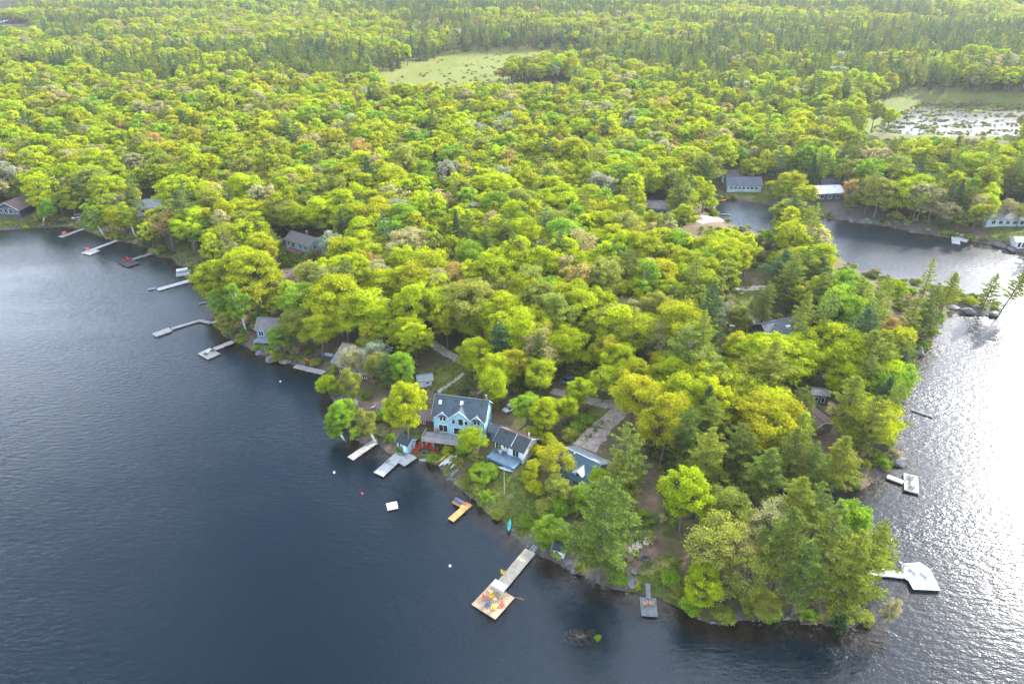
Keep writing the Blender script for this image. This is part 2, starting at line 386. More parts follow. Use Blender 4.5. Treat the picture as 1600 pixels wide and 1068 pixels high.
for p in BARE: br = np.maximum(br, 1-sstep(-2, 1.5, polydist(p, gxf, gyf)+jn))
mr = 1-sstep(10, 30, polydist(MARSH, gxf, gyf)+jn*2)
fatt("lawn", lw); fatt("bare", br)
fatt("meadow", 1-sstep(8, 30, polydist(MEADOW, gxf, gyf)+jn*3)); fatt("marsh", mr)
rk = (1-sstep(1.2, 3.4, WD+jn*.8))*(WD > -30)*sstep(.42, .6, fbm(gxf/7, gyf/7, 51, 3))
for p in [pxpoly(q, .8) for q in ([(385,540),(400,530),(455,540),(462,572),(430,570)], [(1370,750),(1385,715),(1412,718),(1396,745)],
  [(1392,536),(1452,528),(1462,548),(1420,558)], [(1470,478),(1500,470),(1570,486),(1566,496),(1490,492)], [(840,862),(880,868),(905,900),(880,895)],
  [(1290,318),(1400,338),(1470,362),(1440,370),(1300,345)])]:
    rk = np.maximum(rk, 1-sstep(-1, 1, polydist(p, gxf, gyf)+jn*.4))
fatt("rock", rk*(1-mr)); fatt("bed", (1-sstep(-.15, .06, GZ))); fatt("deep_scatter", 1-sstep(-1.6, -.5, GZ))
structure(obj('ground', gm))
wm = fast_mesh('lake', [(-3200,-60,0),(3200,-60,0),(3200,5200,0),(-3200,5200,0)], [(0,1,2,3)], water_material())
structure(obj('lake', wm))

def ribbon(name, pts, widths, mat, dz=.07, kind='structure'):
    P_ = [ground(*p) for p in pts]; V = []; F = []
    path = []
    for i in range(len(P_)-1):
        m_ = max(2, int(np.linalg.norm(P_[i+1][:2]-P_[i][:2])/1.2))
        for k in range(m_): t = k/m_; path.append((P_[i]*(1-t)+P_[i+1]*t, widths[i]*(1-t)+widths[i+1]*t))
    path.append((P_[-1], widths[-1]))
    for i, (q, w) in enumerate(path):
        a = path[min(i+1, len(path)-1)][0]-path[max(i-1, 0)][0]; a = a/np.linalg.norm(a[:2])
        for s in (-1, -.5, 0, .5, 1):
            e = q[:2]+np.array([-a[1], a[0]])*s*w/2*(1+.16*(random.random()-.5)*(abs(s) == 1)*2)
            V.append((e[0], e[1], gz(e[0], e[1])+dz-(.05 if abs(s) == 1 else 0)))
    for i in range(len(path)-1):
        for k in range(4): a = i*5+k; F.append((a, a+1, a+6, a+5))
    me = fast_mesh(name, V, F, mat, True); o = obj(name, me); return structure(o)
ribbon('gravel_drive', [(912,700),(925,684),(945,662),(962,648),(978,634)], [7,6.5,5,4.5,4], M['gravel'])
ribbon('gravel_track', [(862,610),(900,620),(940,630),(985,637),(1030,652)], [3.2,3.4,3.6,4,3.5], M['gravel'], .09)
ribbon('gravel_track', [(672,534),(698,552),(720,563),(752,580)], [3,3.4,3.4,3], M['gravel_pale'])
ribbon('footpath', [(726,583),(702,600),(684,613)], [1.2,1.3,1.4], M['pavers'])
ribbon('footpath', [(772,603),(752,611),(736,619)], [.9,.9,1], M['pavers'])
ribbon('driveway', [(1132,500),(1150,500),(1180,503)], [8,8.5,7], M['gravel_pale'])
ribbon('driveway', [(1150,452),(1175,450),(1215,450)], [4,4,4], M['gravel_pale'])
ribbon('beach', [(1086,346),(1108,341),(1130,343)], [8,10,7], M['gravel_pale'])
ribbon('footpath', [(655,719),(668,718),(686,717)], [.7,.7,.7], M['board_pale'])
ribbon('footpath', [(112,352),(119,346),(127,340)], [3,2.6,2], M['gravel_pale'])

# ------------------------------------------------------------------ trees: prototypes
def cards(P_, N, size, r, aspect=1.0, up=None):
    """diamond leaf clusters at points P_ facing N"""
    n = len(P_); N = N/np.linalg.norm(N, axis=1, keepdims=True)
    q = r.normal(size=(n, 3)) if up is None else up
    T = np.cross(N, q); T /= np.linalg.norm(T, axis=1, keepdims=True)+1e-9; B = np.cross(N, T)
    s = size*(.6+.8*r.random(n))[:, None]; w = s*aspect
    V = np.stack([P_-B*s*.5, P_+T*w*.42, P_+B*s*.5, P_-T*w*.42], 1).reshape(-1, 3)
    return V, np.arange(4*n).reshape(-1, 4)
def limb(mb, a, b, r0, r1, r, sag=.15, k=5):
    a, b = np.array(a, float), np.array(b, float); L = np.linalg.norm(b-a)
    m1 = a*.62+b*.38+r.normal(size=3)*L*.06-np.array([0,0,L*sag*.5]); m2 = a*.3+b*.7+r.normal(size=3)*L*.05
    mb.tube([a, m1, m2, b], [r0, r0*.75+r1*.25, r0*.4+r1*.6, r1], k, False)
def broadleaf(seed, H=15., R=5.2, clumps=46, leaves=20000, leaf=.3, cr=(.2,.34), base=.34, shell=.25, tall=.36, narrow=1.0, stems=1, trunk_r=.26, flat=.72):
    r = np.random.default_rng(seed); mb = MB(); V = []; N = []
    zc = H*(1-tall)*.96
    cs = []
    for i in range(clumps):
        for _ in range(40):
            d = r.normal(size=3); d /= np.linalg.norm(d)
            if d[2] > -.55: break
        rad = (.45+.5*math.sqrt(r.random())); c = R*r.uniform(*cr)
        lop = 1+.26*math.sin(math.atan2(d[1], d[0])*2+seed)+.14*math.sin(math.atan2(d[1], d[0])*3+2*seed)
        cs.append((np.array([d[0]*R*rad*lop*narrow*.86, d[1]*R*rad*lop*narrow*.86, zc+d[2]*H*tall*rad]), c))
    tot = sum(c*c for _, c in cs)
    for p, c in cs:
        n = int(leaves*c*c/tot); d = r.normal(size=(n, 3)); d /= np.linalg.norm(d, axis=1, keepdims=True)
        low = (d[:, 2] < -.2) & (r.random(n) < .65); d[low, 2] *= -1
        q = 1-np.abs(r.normal(size=n))*shell; out = r.random(n) < .1; q = np.where(out, 1+r.random(n)*.35, q)
        V.append(p+d*c*q[:, None]*np.array([1.12, 1.12, flat])); N.append(d+r.normal(size=(n, 3))*.65+np.array([0,0,.35]))
    V, N = np.vstack(V), np.vstack(N)
    lv, lf = cards(V, N, leaf, r)
    for s in range(stems):
        off = np.array([0, 0, -.4]) if stems == 1 else np.array([.5*math.cos(s*2.2), .5*math.sin(s*2.2), -.4])
        top = np.array([r.normal()*.4, r.normal()*.4, zc+H*tall*.45])+off*2*np.array([1,1,0])
        mid = top*.45+np.array([r.normal()*.25, r.normal()*.25, 0]); mid[2] = zc*.55
        mb.tube([off, mid*[.6,.6,.5], mid, top], [trunk_r*1.25, trunk_r, trunk_r*.8, trunk_r*.25], 7, False)
    for p, c in cs:
        t = r.uniform(.3, .8); st = np.array([r.normal()*.15, r.normal()*.15, min(H*base+t*(p[2]-H*base)*.75, p[2]-c*.2)])
        limb(mb, st, p, trunk_r*.36, .03, r)
        for _ in range(3):
            e = r.normal(size=3); e /= np.linalg.norm(e); limb(mb, p-e*.1, p+e*c*.9, .045, .015, r, 0, 3)
    return (lv, lf), mb, H, R
def pine(seed, H=22., R=5.0, whorls=17, per=5, tufts=6, need=26, bare=.22, card=.55, spruce=False, trunk_r=.27):
    r = np.random.default_rng(seed); mb = MB(); V = []; N = []
    lean = r.normal(size=2)*.3
    def axis_at(z): return np.array([lean[0]*(z/H)**2, lean[1]*(z/H)**2, z])
    mb.tube([axis_at(-.4), axis_at(H*.3), axis_at(H*.7), axis_at(H*.99)], [trunk_r*1.2, trunk_r*.95, trunk_r*.5, .03], 7, False)
    for w in range(whorls):
        t = w/(whorls-1); z = H*(bare+(1-bare)*t**.9)*.985
        if spruce: prof = (1-t)**.85*.95+.04
        else: prof = (.55+.6*math.sin(min(1, t*1.7+.25)*math.pi*.75))*(1-t**2.2)*.85+.07
        a0 = r.random()*6.28
        for k in range(per):
            if not spruce and r.random() < .16: continue
            a = a0+6.283*k/per+r.normal()*.22; L = R*prof*r.uniform(.5, 1.22)
            rise = (-.12 if spruce else .10+.25*t)+r.normal()*.06
            d = np.array([math.cos(a), math.sin(a), rise]); s = axis_at(z); e = s+d*L; e[2] += (-.06 if spruce else .09)*L
            if L > .5: mb.tube([s, (s+e)/2+np.array([0,0,-.03*L]), e], [.07, .05, .02], 4, False)
            nt = max(2, int(tufts*L/R+.7))
            for j in range(nt):
                u = (.28+.74*(j+r.random()*.6)/nt); c = s+(e-s)*u
                side = np.array([-d[1], d[0], 0])*r.normal()*L*(.13 if not spruce else .12)
                c = c+side+np.array([0, 0, r.normal()*.12]); n = need
                rad = (.5 if not spruce else .52)*(.7+.5*L/R)
                q = r.normal(size=(n, 3)); q /= np.linalg.norm(q, axis=1, keepdims=True)
                V.append(c+q*rad*np.array([1.2, 1.2, .34])*r.random((n, 1))**.5)
                N.append(np.array([0,0,.9])+r.normal(size=(n, 3))*.75+q*.4)
    V, N = np.vstack(V), np.vstack(N)
    lv, lf = cards(V, N, card, r, .42)
    return (lv, lf), mb, H, R
def proto(t, bark):
    (lv, lf), mb, H, R = t
    return dict(crown=fast_mesh('crown', lv, lf, LEAF), trunk=mb.mesh('trunk', bark, True), H=H, R=R)
NEAR_B = [proto(broadleaf(100+i, R=5.2+.3*(i % 3), clumps=(92, 120, 78, 105, 135)[i], leaves=25000, leaf=.27, shell=.38, cr=((.13,.25),(.11,.22),(.15,.28),(.13,.23),(.10,.2))[i]), M['bark']) for i in range(5)]
NEAR_B += [proto(broadleaf(110, H=18, R=4.8, clumps=110, leaves=25000, leaf=.27, shell=.38, cr=(.12,.24), tall=.44, narrow=.82), M['bark']), proto(broadleaf(111, H=13.5, R=6.4, clumps=120, leaves=26000, leaf=.27, shell=.4, cr=(.09,.2), tall=.30, narrow=1.05), M['bark']), proto(broadleaf(112, H=16, R=5.6, clumps=70, leaves=20000, leaf=.27, shell=.45, cr=(.12,.30), tall=.40), M['bark'])]
NEAR_S = [proto(broadleaf(130+i, H=14, R=4.6, clumps=60, leaves=7500, leaf=.24, cr=(.16,.27), shell=.5, trunk_r=.2), M['bark']) for i in range(3)]     # thin, budding
NEAR_T = [proto(broadleaf(150+i, H=17, R=3.6, clumps=48, leaves=14000, leaf=.3, cr=(.22,.36), tall=.42, narrow=.9, trunk_r=.22, stems=2), M['bark_pale']) for i in range(2)]   # poplar, birch
NEAR_P = [proto(pine(200+i, H=(22, 24, 20, 23)[i], R=(5.2, 4.6, 5.6, 4.2)[i], whorls=(13, 14, 12, 14)[i], bare=(.2, .3, .16, .4)[i], tufts=(12, 9, 9, 9)[i], need=(34, 26, 26, 26)[i], card=.46), M['bark_pine']) for i in range(4)]
NEAR_F = [proto(pine(230+i, H=17, R=3.6, whorls=24, per=7, tufts=6, need=20, bare=.06, card=.5, spruce=True), M['bark_pine']) for i in range(2)]
def bush_proto(seed, leaf=.26, leaves=4200):
    t = broadleaf(seed, H=3.2, R=2.2, clumps=18, leaves=leaves, leaf=leaf, cr=(.3,.45), base=.1, tall=.5, trunk_r=.06, stems=3)
    return proto(t, M['bark'])
BUSH = [bush_proto(260+i) for i in range(3)]
def lod(tr, bark, name):
    (lv, lf), mb, H, R = tr
    tv = np.array(mb.v); n = len(lv)
    me = bpy.data.meshes.new(name); me.from_pydata(np.vstack([lv, tv]).tolist(), [], lf.tolist()+[tuple(i+n for i in f) for f in mb.f]); me.update()
    me.materials.append(LEAF_FAR); me.materials.append(bark)
    mi = np.zeros(len(me.polygons), np.int32); mi[len(lf):] = 1; me.polygons.foreach_set("material_index", mi)
    return me, H, R
LODS = []
for i in range(5): LODS.append(lod(broadleaf(300+i, H=(15,18,13.5,16,15)[i], R=(5.2,4.8,6.2,5.6,5.2)[i], clumps=(60,75,85,50,95)[i], leaves=6200, leaf=.48, shell=.4, cr=((.13,.25),(.12,.24),(.09,.2),(.12,.3),(.1,.2))[i], tall=(.36,.44,.30,.4,.36)[i], narrow=(1,.82,1.05,1,.95)[i]), M['bark'], 'wood_tree'))
for i in range(2): LODS.append(lod(broadleaf(320+i, H=14, R=4.6, clumps=40, leaves=2600, leaf=.42, cr=(.16,.28), shell=.5, trunk_r=.2), M['bark'], 'wood_tree'))
for i in range(3): LODS.append(lod(pine(330+i, H=21, R=4.4, whorls=12, tufts=6, need=13, card=.8, bare=.24), M['bark_pine'], 'wood_tree'))
for i in range(2): LODS.append(lod(pine(340+i, H=17, R=3.4, whorls=17, per=6, tufts=4, need=11, card=.85, bare=.06, spruce=True), M['bark_pine'], 'wood_tree'))
for i in range(2): LODS.append(lod(broadleaf(350+i, H=3.0, R=2.2, clumps=14, leaves=1100, leaf=.38, cr=(.3,.45), base=.1, tall=.5, trunk_r=.06, stems=2), M['bark'], 'wood_tree'))

TINT = {'lime green': (.206,.240,.008), 'golden green': (.208,.218,.010), 'olive green': (.155,.170,.028), 'fresh green': (.125,.195,.015),
        'tan budding': (.215,.195,.085), 'rusty orange': (.220,.160,.046), 'silvery grey': (.175,.190,.125),
        'yellowish pine': (.140,.160,.022), 'green pine': (.092,.120,.022), 'dark green': (.052,.088,.034)}
# windows of the picture that stay free of nearer trees, with the place they belong to (pixels)
CLEAR = [(672,612,770,676,676),(640,690,724,745,745),(768,666,836,742,742),(716,728,836,806,806),(872,690,944,765,770),(905,640,968,700,700),(896,612,940,636,636),
 (690,538,736,566,566),(668,588,722,618,618),(375,525,458,570,572),(548,536,592,558,582),(402,508,440,528,530),(450,364,492,386,394),(438,422,454,432,440),(0,298,52,340,345),
 (216,303,250,320,322),(1116,310,1190,350,352),(1138,264,1190,300,302),(1276,284,1302,312,320),(1014,310,1044,324,330),(1086,332,1128,352,352),(1142,484,1172,510,512),(1200,496,1232,520,534),
 (1142,456,1198,488,488),(1262,620,1306,694,704),(1010,746,1036,784,790),(974,836,1046,930,930),(864,844,888,874,876),(1366,170,1590,212,222),(602,90,890,126,140),
 (578,622,616,700,700),(456,548,510,582,582),(612,680,640,716,716),(790,625,812,655,656),(880,578,900,604,604),(650,578,676,604,604),(1305,330,1600,395,398),
 (1566,322,1590,336,350),(1585,360,1604,386,390),(104,332,140,358,360),(236,385,300,412,414),(1340,395,1372,418,420),(1482,382,1600,450,452),(1376,380,1440,428,432),(1320,386,1350,408,412),(1120,745,1145,765,770),(558,640,612,668,690),
 (0,14,40,40,44),(600,606,628,640,652),(655,640,676,668,676)]
CLEAR = [(a, b, c, d, ground(min(max((a+c)/2, 0), 1600), e)[1] if e > 230 else pix(800, e, 0)[1]) for a, b, c, d, e in CLEAR]
def blocked(x, y, z, H, R):
    x0, y0, c0 = proj(x, y, z+H*.3); x1, y1, c1 = proj(x, y, z+H); hw = R*FPX/c1*.78
    xm = (x0+x1)/2; out = np.zeros(np.shape(x), bool)
    for a, b, c, d, Y in CLEAR:
        out |= (xm+hw > a) & (xm-hw < c) & (y1 < d) & (y0 > b) & (y < Y+1.0)
    return out
# hand-placed trees: kind, base pixel, height, crown radius, colour, lean
HAND = [('p',0,935,908,27,8.4,'green pine',0),('p',2,975,778,21,6.2,'green pine',0),('b',1,862,858,9,3.8,'fresh green',0),('b',4,640,704,21,5.2,'lime green',0),
 ('b',0,552,676,10.5,4.2,'fresh green',-.34),('b',2,522,618,7,3.2,'lime green',-.3),('s',0,868,752,11,4.8,'golden green',0),('p',2,962,792,15,4.6,'yellowish pine',0),('b',2,935,770,7,3.0,'lime green',0),('b',2,738,712,8.5,3.6,'lime green',0),('b',3,752,752,4.5,3.4,'fresh green',0),
 ('b',0,852,678,11,4.4,'lime green',0),('b',3,822,664,10,4.2,'fresh green',0),('b',1,884,664,9,3.6,'lime green',0),('b',4,905,645,11,4.0,'lime green',0),('s',1,940,628,12,4.2,'lime green',0),
 ('b',2,772,640,14,4.8,'lime green',0),('b',4,800,615,15,5.2,'golden green',0),('b',0,745,600,15,5.2,'lime green',0),
 ('s',1,1112,905,17,6.6,'olive green',0),('b',4,1062,830,17,6.2,'lime green',0),('s',2,1160,945,15,5.4,'olive green',0),('b',4,1090,950,11,4.6,'lime green',0),('p',3,1206,930,23,4.6,'green pine',0),('p',0,1268,925,24,4.8,'green pine',0),('p',1,1336,935,21,4.4,'yellowish pine',0),('b',0,1126,850,15,5.6,'olive green',0),('s',1,1152,900,13,5.0,'tan budding',0),('p',2,1262,858,18,5.2,'green pine',0),('p',3,1226,862,20,4.8,'yellowish pine',0),('b',2,1352,900,9,3.6,'lime green',0),('p',3,1180,812,20,4.8,'green pine',0),('p',1,1092,775,20,5.4,'yellowish pine',0),('s',2,556,592,11,4.6,'tan budding',0),('s',0,590,588,12,4.6,'silvery grey',0),('s',1,1566,352,13,4.6,'tan budding',0),('s',0,1588,356,12,4.4,'olive green',0),('p',3,1310,690,20,4.8,'yellowish pine',0),('p',1,1334,650,19,4.6,'green pine',0),('p',3,1362,620,20,4.6,'yellowish pine',0),('p',0,1240,690,17,5.0,'green pine',0),('p',1,1228,740,18,5.0,'yellowish pine',0),('s',2,1176,880,17,5.2,'tan budding',.1),('p',1,1236,962,20,4.6,'green pine',0),
 ('p',0,1302,968,23,6.2,'yellowish pine',0),('b',1,1308,858,12.5,5.6,'fresh green',0),('p',3,1290,795,21,5.0,'yellowish pine',0),('p',1,1244,800,20,4.8,'green pine',0),('p',3,1218,790,22,4.6,'green pine',0),
 ('p',0,1140,770,20,5.6,'green pine',0),('p',0,1062,742,20,5.6,'green pine',0),('p',1,1102,720,19,5,'yellowish pine',0),('p',0,1340,724,20,5.4,'yellowish pine',0),('p',2,1378,690,18,5,'yellowish pine',0),
 ('p',0,1532,488,15,3.6,'yellowish pine',.05),('p',3,1560,493,18,3.6,'yellowish pine',.22),('p',3,1462,506,19,4.2,'yellowish pine',.06),('p',1,1440,520,18,4,'green pine',0),
 ('t',1,386,522,19,3.6,'fresh green',-.08),('t',0,352,505,13,3.2,'fresh green',-.1),('b',3,362,526,9,4.2,'olive green',0),('b',1,470,548,15,5.4,'olive green',0),('b',0,440,555,10,4,'fresh green',0),
 ('b',2,505,560,16,5.6,'golden green',0),('b',0,545,540,18,6,'golden green',0),('b',4,700,545,17,6,'golden green',0),('b',1,640,560,15,5.4,'lime green',0),('b',3,575,565,9,3.8,'olive green',0),
 ('s',0,596,520,14,4.6,'silvery grey',0),('b',2,1010,560,15,5.6,'lime green',0),('b',4,945,590,14,5.2,'golden green',0),('b',0,1085,640,15,5.4,'lime green',0),('b',1,1150,590,15,5.4,'golden green',0),
 ('b',3,1310,640,16,5.4,'lime green',0),('s',2,1135,520,11,3.6,'silvery grey',0),('s',1,880,410,13,5.2,'silvery grey',0),('p',0,608,612,13,3.4,'dark green',0),('b',2,1185,970,7,3.4,'olive green',0),
 ('p',2,1018,700,16,4.8,'green pine',0),('b',1,776,622,15,5.2,'lime green',0),('b',3,842,622,13,5.0,'golden green',0),('b',0,630,612,13,4.6,'fresh green',0),('b',2,598,604,11,4.2,'olive green',0),('b',4,652,570,15,5.2,'lime green',0),('t',0,588,694,12,2.8,'olive green',-.25),('t',1,540,690,9,2.6,'fresh green',-.4),('t',0,560,640,14,3.0,'olive green',-.1),('b',1,692,530,16,5.6,'lime green',0),('b',3,960,600,14,5.2,'lime green',0),('b',0,985,622,13,4.8,'golden green',0),('t',1,66,352,15,3.4,'fresh green',.5),('t',1,165,372,17,3.6,'fresh green',-.3),('t',0,212,372,17,3.6,'lime green',-.05),('f',0,232,385,12,3,'dark green',0),
 ('b',0,610,665,6,2.8,'fresh green',0),('b',4,790,706,4,2.2,'lime green',0),('s',0,1355,985,10,1.6,'tan budding',.45),('b',1,870,782,7,3.4,'olive green',0),('b',2,912,800,7,3.4,'fresh green',0),('b',0,835,690,4.5,2.4,'golden green',0),
 ('b',3,842,716,4,2.2,'golden green',0),('b',4,856,700,4.5,2.4,'golden green',0),('b',2,832,738,3.6,2.0,'golden green',0),('p',1,1186,520,18,4.2,'green pine',0),('b',3,1150,530,12,4,'olive green',0)]
KIND = {'b': NEAR_B, 's': NEAR_S, 't': NEAR_T, 'p': NEAR_P, 'f': NEAR_F}
trees = []      # kind, variant, x, y, z, H, R, tint name, lean, spin
for k, v, px_, py_, H, R, tn, ln in HAND:
    g = ground(px_, py_); trees.append((k, v, g[0], g[1], g[2], H, R, tn, ln, random.random()*6.28))
# forest sites, coarser with distance
def sites(y0, y1, step, half, dropout):
    ys = np.arange(y0, y1, step*.9); out = []
    for i, y in enumerate(ys):
        w = half*y+60; xs = np.arange(-w, w, step)+(i % 2)*step/2
        out.append(np.stack([xs+rng.uniform(-.55, .55, len(xs))*step, y+rng.uniform(-.55, .55, len(xs))*step], 1))
    a = np.vstack(out); return a[rng.random(len(a)) > dropout]
S = np.vstack([sites(85, 330, 6.5, .98, .08), sites(330, 700, 7.6, .95, .05), sites(700, 1300, 8.8, .9, .05), sites(1300, 2300, 10.5, .88, .05)])
sx, sy = S[:, 0], S[:, 1]; sz = terrain(sx, sy); swd = water_d(sx, sy)
rag = (fbm(sx/25, sy/25, 81, 2)-.5)*26
keep = (swd > 1.6) & (polydist(MARSH, sx, sy)+rag*.5 > 2) & (polydist(MEADOW, sx, sy)+rag > 2)
for p in LAWNS+BARE+[pxpoly([(1468,436),(1640,436),(1640,512),(1476,506)])]: keep &= polydist(p, sx, sy) > 1.5
ROADS = [[(912,700),(945,662),(978,634)],[(862,610),(900,620),(985,637),(1030,652)],[(672,534),(720,563),(752,580)],[(726,583),(684,613)],[(1120,500),(1185,503)]]
for rd in ROADS:
    q = np.array([ground(*p)[:2] for p in rd]); d = np.full(sx.shape, 1e9)
    for i in range(len(q)-1):
        e = q[i+1]-q[i]; t = np.clip(((sx-q[i,0])*e[0]+(sy-q[i,1])*e[1])/(e@e), 0, 1)
        d = np.minimum(d, np.hypot(sx-q[i,0]-t*e[0], sy-q[i,1]-t*e[1]))
    keep &= d > 3.4
for t in trees: keep &= np.hypot(sx-t[2], sy-t[3]) > .5*t[6]+2.3
SPOTS = [(722,668,9),(800,706,7),(905,745,8),(1275,665,8),(1282,632,4),(1215,525,9),(1160,298,9),(1142,283,6),(1292,315,8),(1030,330,10),(472,390,9),(442,442,8),(418,528,7),
         (566,580,9),(22,335,9),(232,322,7),(1580,352,9),(1597,388,4),(875,872,2.5),(628,708,3),(606,650,5),(664,600,3),(665,668,4),(800,645,4),(890,598,3.5),(1468,362,4),(1300,283,5)]
for px_, py_, rr in SPOTS:
    g = ground(min(px_, 1600), py_); keep &= np.hypot(sx-g[0], sy-g[1]) > rr+1.2
sx, sy, sz, swd = sx[keep], sy[keep], sz[keep], swd[keep]
bx, by, _ = proj(sx, sy, sz)
# how many conifers stand where (by the base's place in the picture)
cf = np.full(sx.shape, .10)
def zone(m, v): cf[m] = v
zone((bx > 1180) & (by > 250), .38); zone((bx > 1080) & (by > 500), .55); zone((bx > 1200) & (by > 540), .62)
zone((bx > 900) & (by > 135) & (by <= 215), .26); zone((bx > 880) & (by <= 135), .75); zone((bx > 1250) & (by > 215) & (by < 260), .22)
zone((bx < 680) & (by <= 140), .10); zone((bx > 640) & (bx < 960) & (by <= 110), .72); zone(by < 30, .85); zone((bx > 1200) & (by < 60), .62)
zone((bx > 1050) & (bx < 1480) & (by > 112) & (by < 150), .85); zone((bx < 560) & (by > 118) & (by < 150), .45)
patch = fbm(sx/70, sy/70, 61, 2)
stand = fbm(sx/150, sy/85, 65, 2)
cf = np.where(by < 150, np.clip(cf+(stand-.5)*3.2, .03, .95), np.clip(cf*(.3+1.4*patch), 0, .95))
u = rng.random(len(sx)); con = u < cf
spr = con & (rng.random(len(sx)) < np.where(by < 140, .35, .07))
thin = (~con) & (rng.random(len(sx)) < np.where(by > 250, .16, .12))
SH = np.where(con, rng.uniform(16, 26, len(sx)), rng.uniform(13, 20.5, len(sx))); SR = np.where(con, rng.uniform(3.8, 6.0, len(sx)), rng.uniform(5.2, 8.4, len(sx)))
SH = np.where(spr, SH*.85, SH); SR = np.where(spr, SR*.8, SR); SR = np.where(thin, SR*.85, SR)
SH *= np.where(swd < 6, .8, 1.0); vs = rng.choice([.62, .8, 1.0, 1.12, 1.28], len(sx), p=[.14,.2,.34,.2,.12]); SH = np.minimum(SH*vs**.8, np.where(con, 25, 21.5)); SR *= np.where(con, np.minimum(vs, 1.05), vs)
bl = blocked(sx, sy, sz, SH, SR)
# the strips of open wood where the water behind shows between the trunks
bl |= (bx > 1290) & (bx < 1470) & (by > 405) & (by < 470) & (rng.random(len(sx)) < .6)
bl |= (bx > 1400) & (by > 500) & (by < 640) & (rng.random(len(sx)) < .35)
BN = list(TINT)
base_p = np.array([.50, .20, .13, .10, .055, .01, .006])
tone = fbm(sx/45, sy/45, 71, 2)
def pick_tint(i):
    if con[i]:
        if spr[i]: return 'dark green'
        return 'yellowish pine' if rng.random() < (.5 if bx[i] > 1000 and by[i] > 250 else .18) else ('green pine' if rng.random() < .75 else 'dark green')
    if thin[i]: return ('tan budding', 'olive green', 'silvery grey', 'rusty orange', 'golden green')[rng.choice(5, p=[.30,.32,.06,.06,.26])]
    p = base_p.copy(); p[0] *= .5+1.4*tone[i]; p[2] *= 1.6-1.2*tone[i]; p[4] *= 1.5-tone[i]
    if by[i] < 250: p[1] *= 1.5
    return BN[rng.choice(7, p=p/p.sum())]
tint = [pick_tint(i) for i in range(len(sx))]
live = np.where(~bl)[0]
# the nearest / largest of each kind become individuals, the rest are one wood
cx_, cy_, cc = proj(sx, sy, sz+SH*.6); show = SR*FPX/cc
inside = (cx_ > -10) & (cx_ < 1610) & (cy_ > 0) & (cy_ < 1070)
n_b = sum(t[0] in 'bst' for t in trees); n_c = sum(t[0] in 'pf' for t in trees)
order = live[np.argsort(-show[live])]
ind_b = [i for i in order if not con[i] and inside[i]][:300-n_b]; ind_c = [i for i in order if con[i] and inside[i]][:300-n_c]
chosen = set(ind_b) | set(ind_c)
for i in list(ind_b)+list(ind_c):
    k = 'f' if spr[i] else 'p' if con[i] else 's' if thin[i] else ('t' if rng.random() < .10 else 'b')
    trees.append((k, int(rng.integers(len(KIND[k]))), sx[i], sy[i], sz[i], SH[i], SR[i], tint[i], rng.normal()*.03, rng.random()*6.28))

LAND = [('the light blue house',720,645),('the white cottage',806,690),('the grey cottage with a dormer',905,715),('the blue boathouse',627,695),('the brown lakeside house',1282,655),
 ('the dark-roofed house with a skylight',1215,505),('the house on the cove',1162,280),('the white-roofed house',1292,298),('the long low house',1030,318),('the pale blue bungalow',474,376),
 ('the red-brown hipped roof',444,428),('the blue shore cottage',420,508),('the big weathered roof',568,552),('the dark house by the left edge',22,320),('the gravel drive',940,668),
 ('the fire pit clearing',1005,868),('the rocky spit',1520,480),('the sunlit meadow',760,110),('the marsh',1470,195),('the cross-shaped dock',1492,372),('the kinked dock',290,510),
 ('the dock with two dark loungers',335,545),('the right-hand swim platform',1440,900),('the platform dock by the rocks',1422,752),('the tan beach',1108,343),('the small grey dock',1012,945),
 ('the left lawn',265,398),('the dock with two red chairs',150,386)]
ORD = ['nearest','second','third','fourth','fifth','sixth','seventh','eighth','ninth','tenth','eleventh','twelfth','thirteenth','fourteenth','fifteenth','sixteenth','seventeenth','eighteenth','nineteenth','twentieth']
def kindname(t):
    return {'b': 'broadleaf tree', 's': 'thin-crowned tree', 't': 'pale-stemmed tree', 'p': 'pine', 'f': 'spruce'}[t[0]]
recs = {}
for j, t in enumerate(trees):
    a, b, _ = proj(t[2], t[3], t[4]+t[5]*.6)
    m_ = min(range(len(LAND)), key=lambda q: (LAND[q][1]-a)**2+((LAND[q][2]-b)*1.4)**2)
    dx, dy = a-LAND[m_][1], b-LAND[m_][2]
    di = ('right of' if dx > 0 else 'left of') if abs(dx) > abs(dy) else ('above' if dy < 0 else 'below')
    tn = t[7].replace(' pine', '')
    recs.setdefault((tn, kindname(t), di, m_), []).append((math.hypot(dx, dy), j))
tlabel = {}
for (tn, kn, di, m_), l in recs.items():
    l.sort()
    for r_, (_, j) in enumerate(l):
        o_ = '' if len(l) == 1 else (ORD[min(r_, 19)]+' ' if r_ == 0 else ORD[min(r_, 19)]+' nearest ')
        tlabel[j] = f"{o_}{tn} {kn} {di} {LAND[m_][0]}"
for j, t in enumerate(trees):
    k, v, x, y, z, H, R, tn, ln, spin = t
    p = KIND[k][v % len(KIND[k])]
    root = thing({'b': 'broadleaf_tree', 's': 'broadleaf_tree', 't': 'birch_tree', 'p': 'pine_tree', 'f': 'spruce_tree'}[k], tlabel[j], 'tree', (x, y, z-.1), 0,
                 'trees on the shore and in the near wood')
    root.rotation_mode = 'XYZ'; root.rotation_euler = (0, ln, spin if abs(ln) < .05 else 0); root.scale = (R/p['R'], R/p['R'], H/p['H'])
    c = TINT[tn]; w = rng.uniform(.86, 1.16); h = rng.uniform(.92, 1.08)
    cr = obj('crown', p['crown'], root); cr.color = (c[0]*w*h, c[1]*w, c[2]*w, 1)
    obj('trunk', p['trunk'], root)

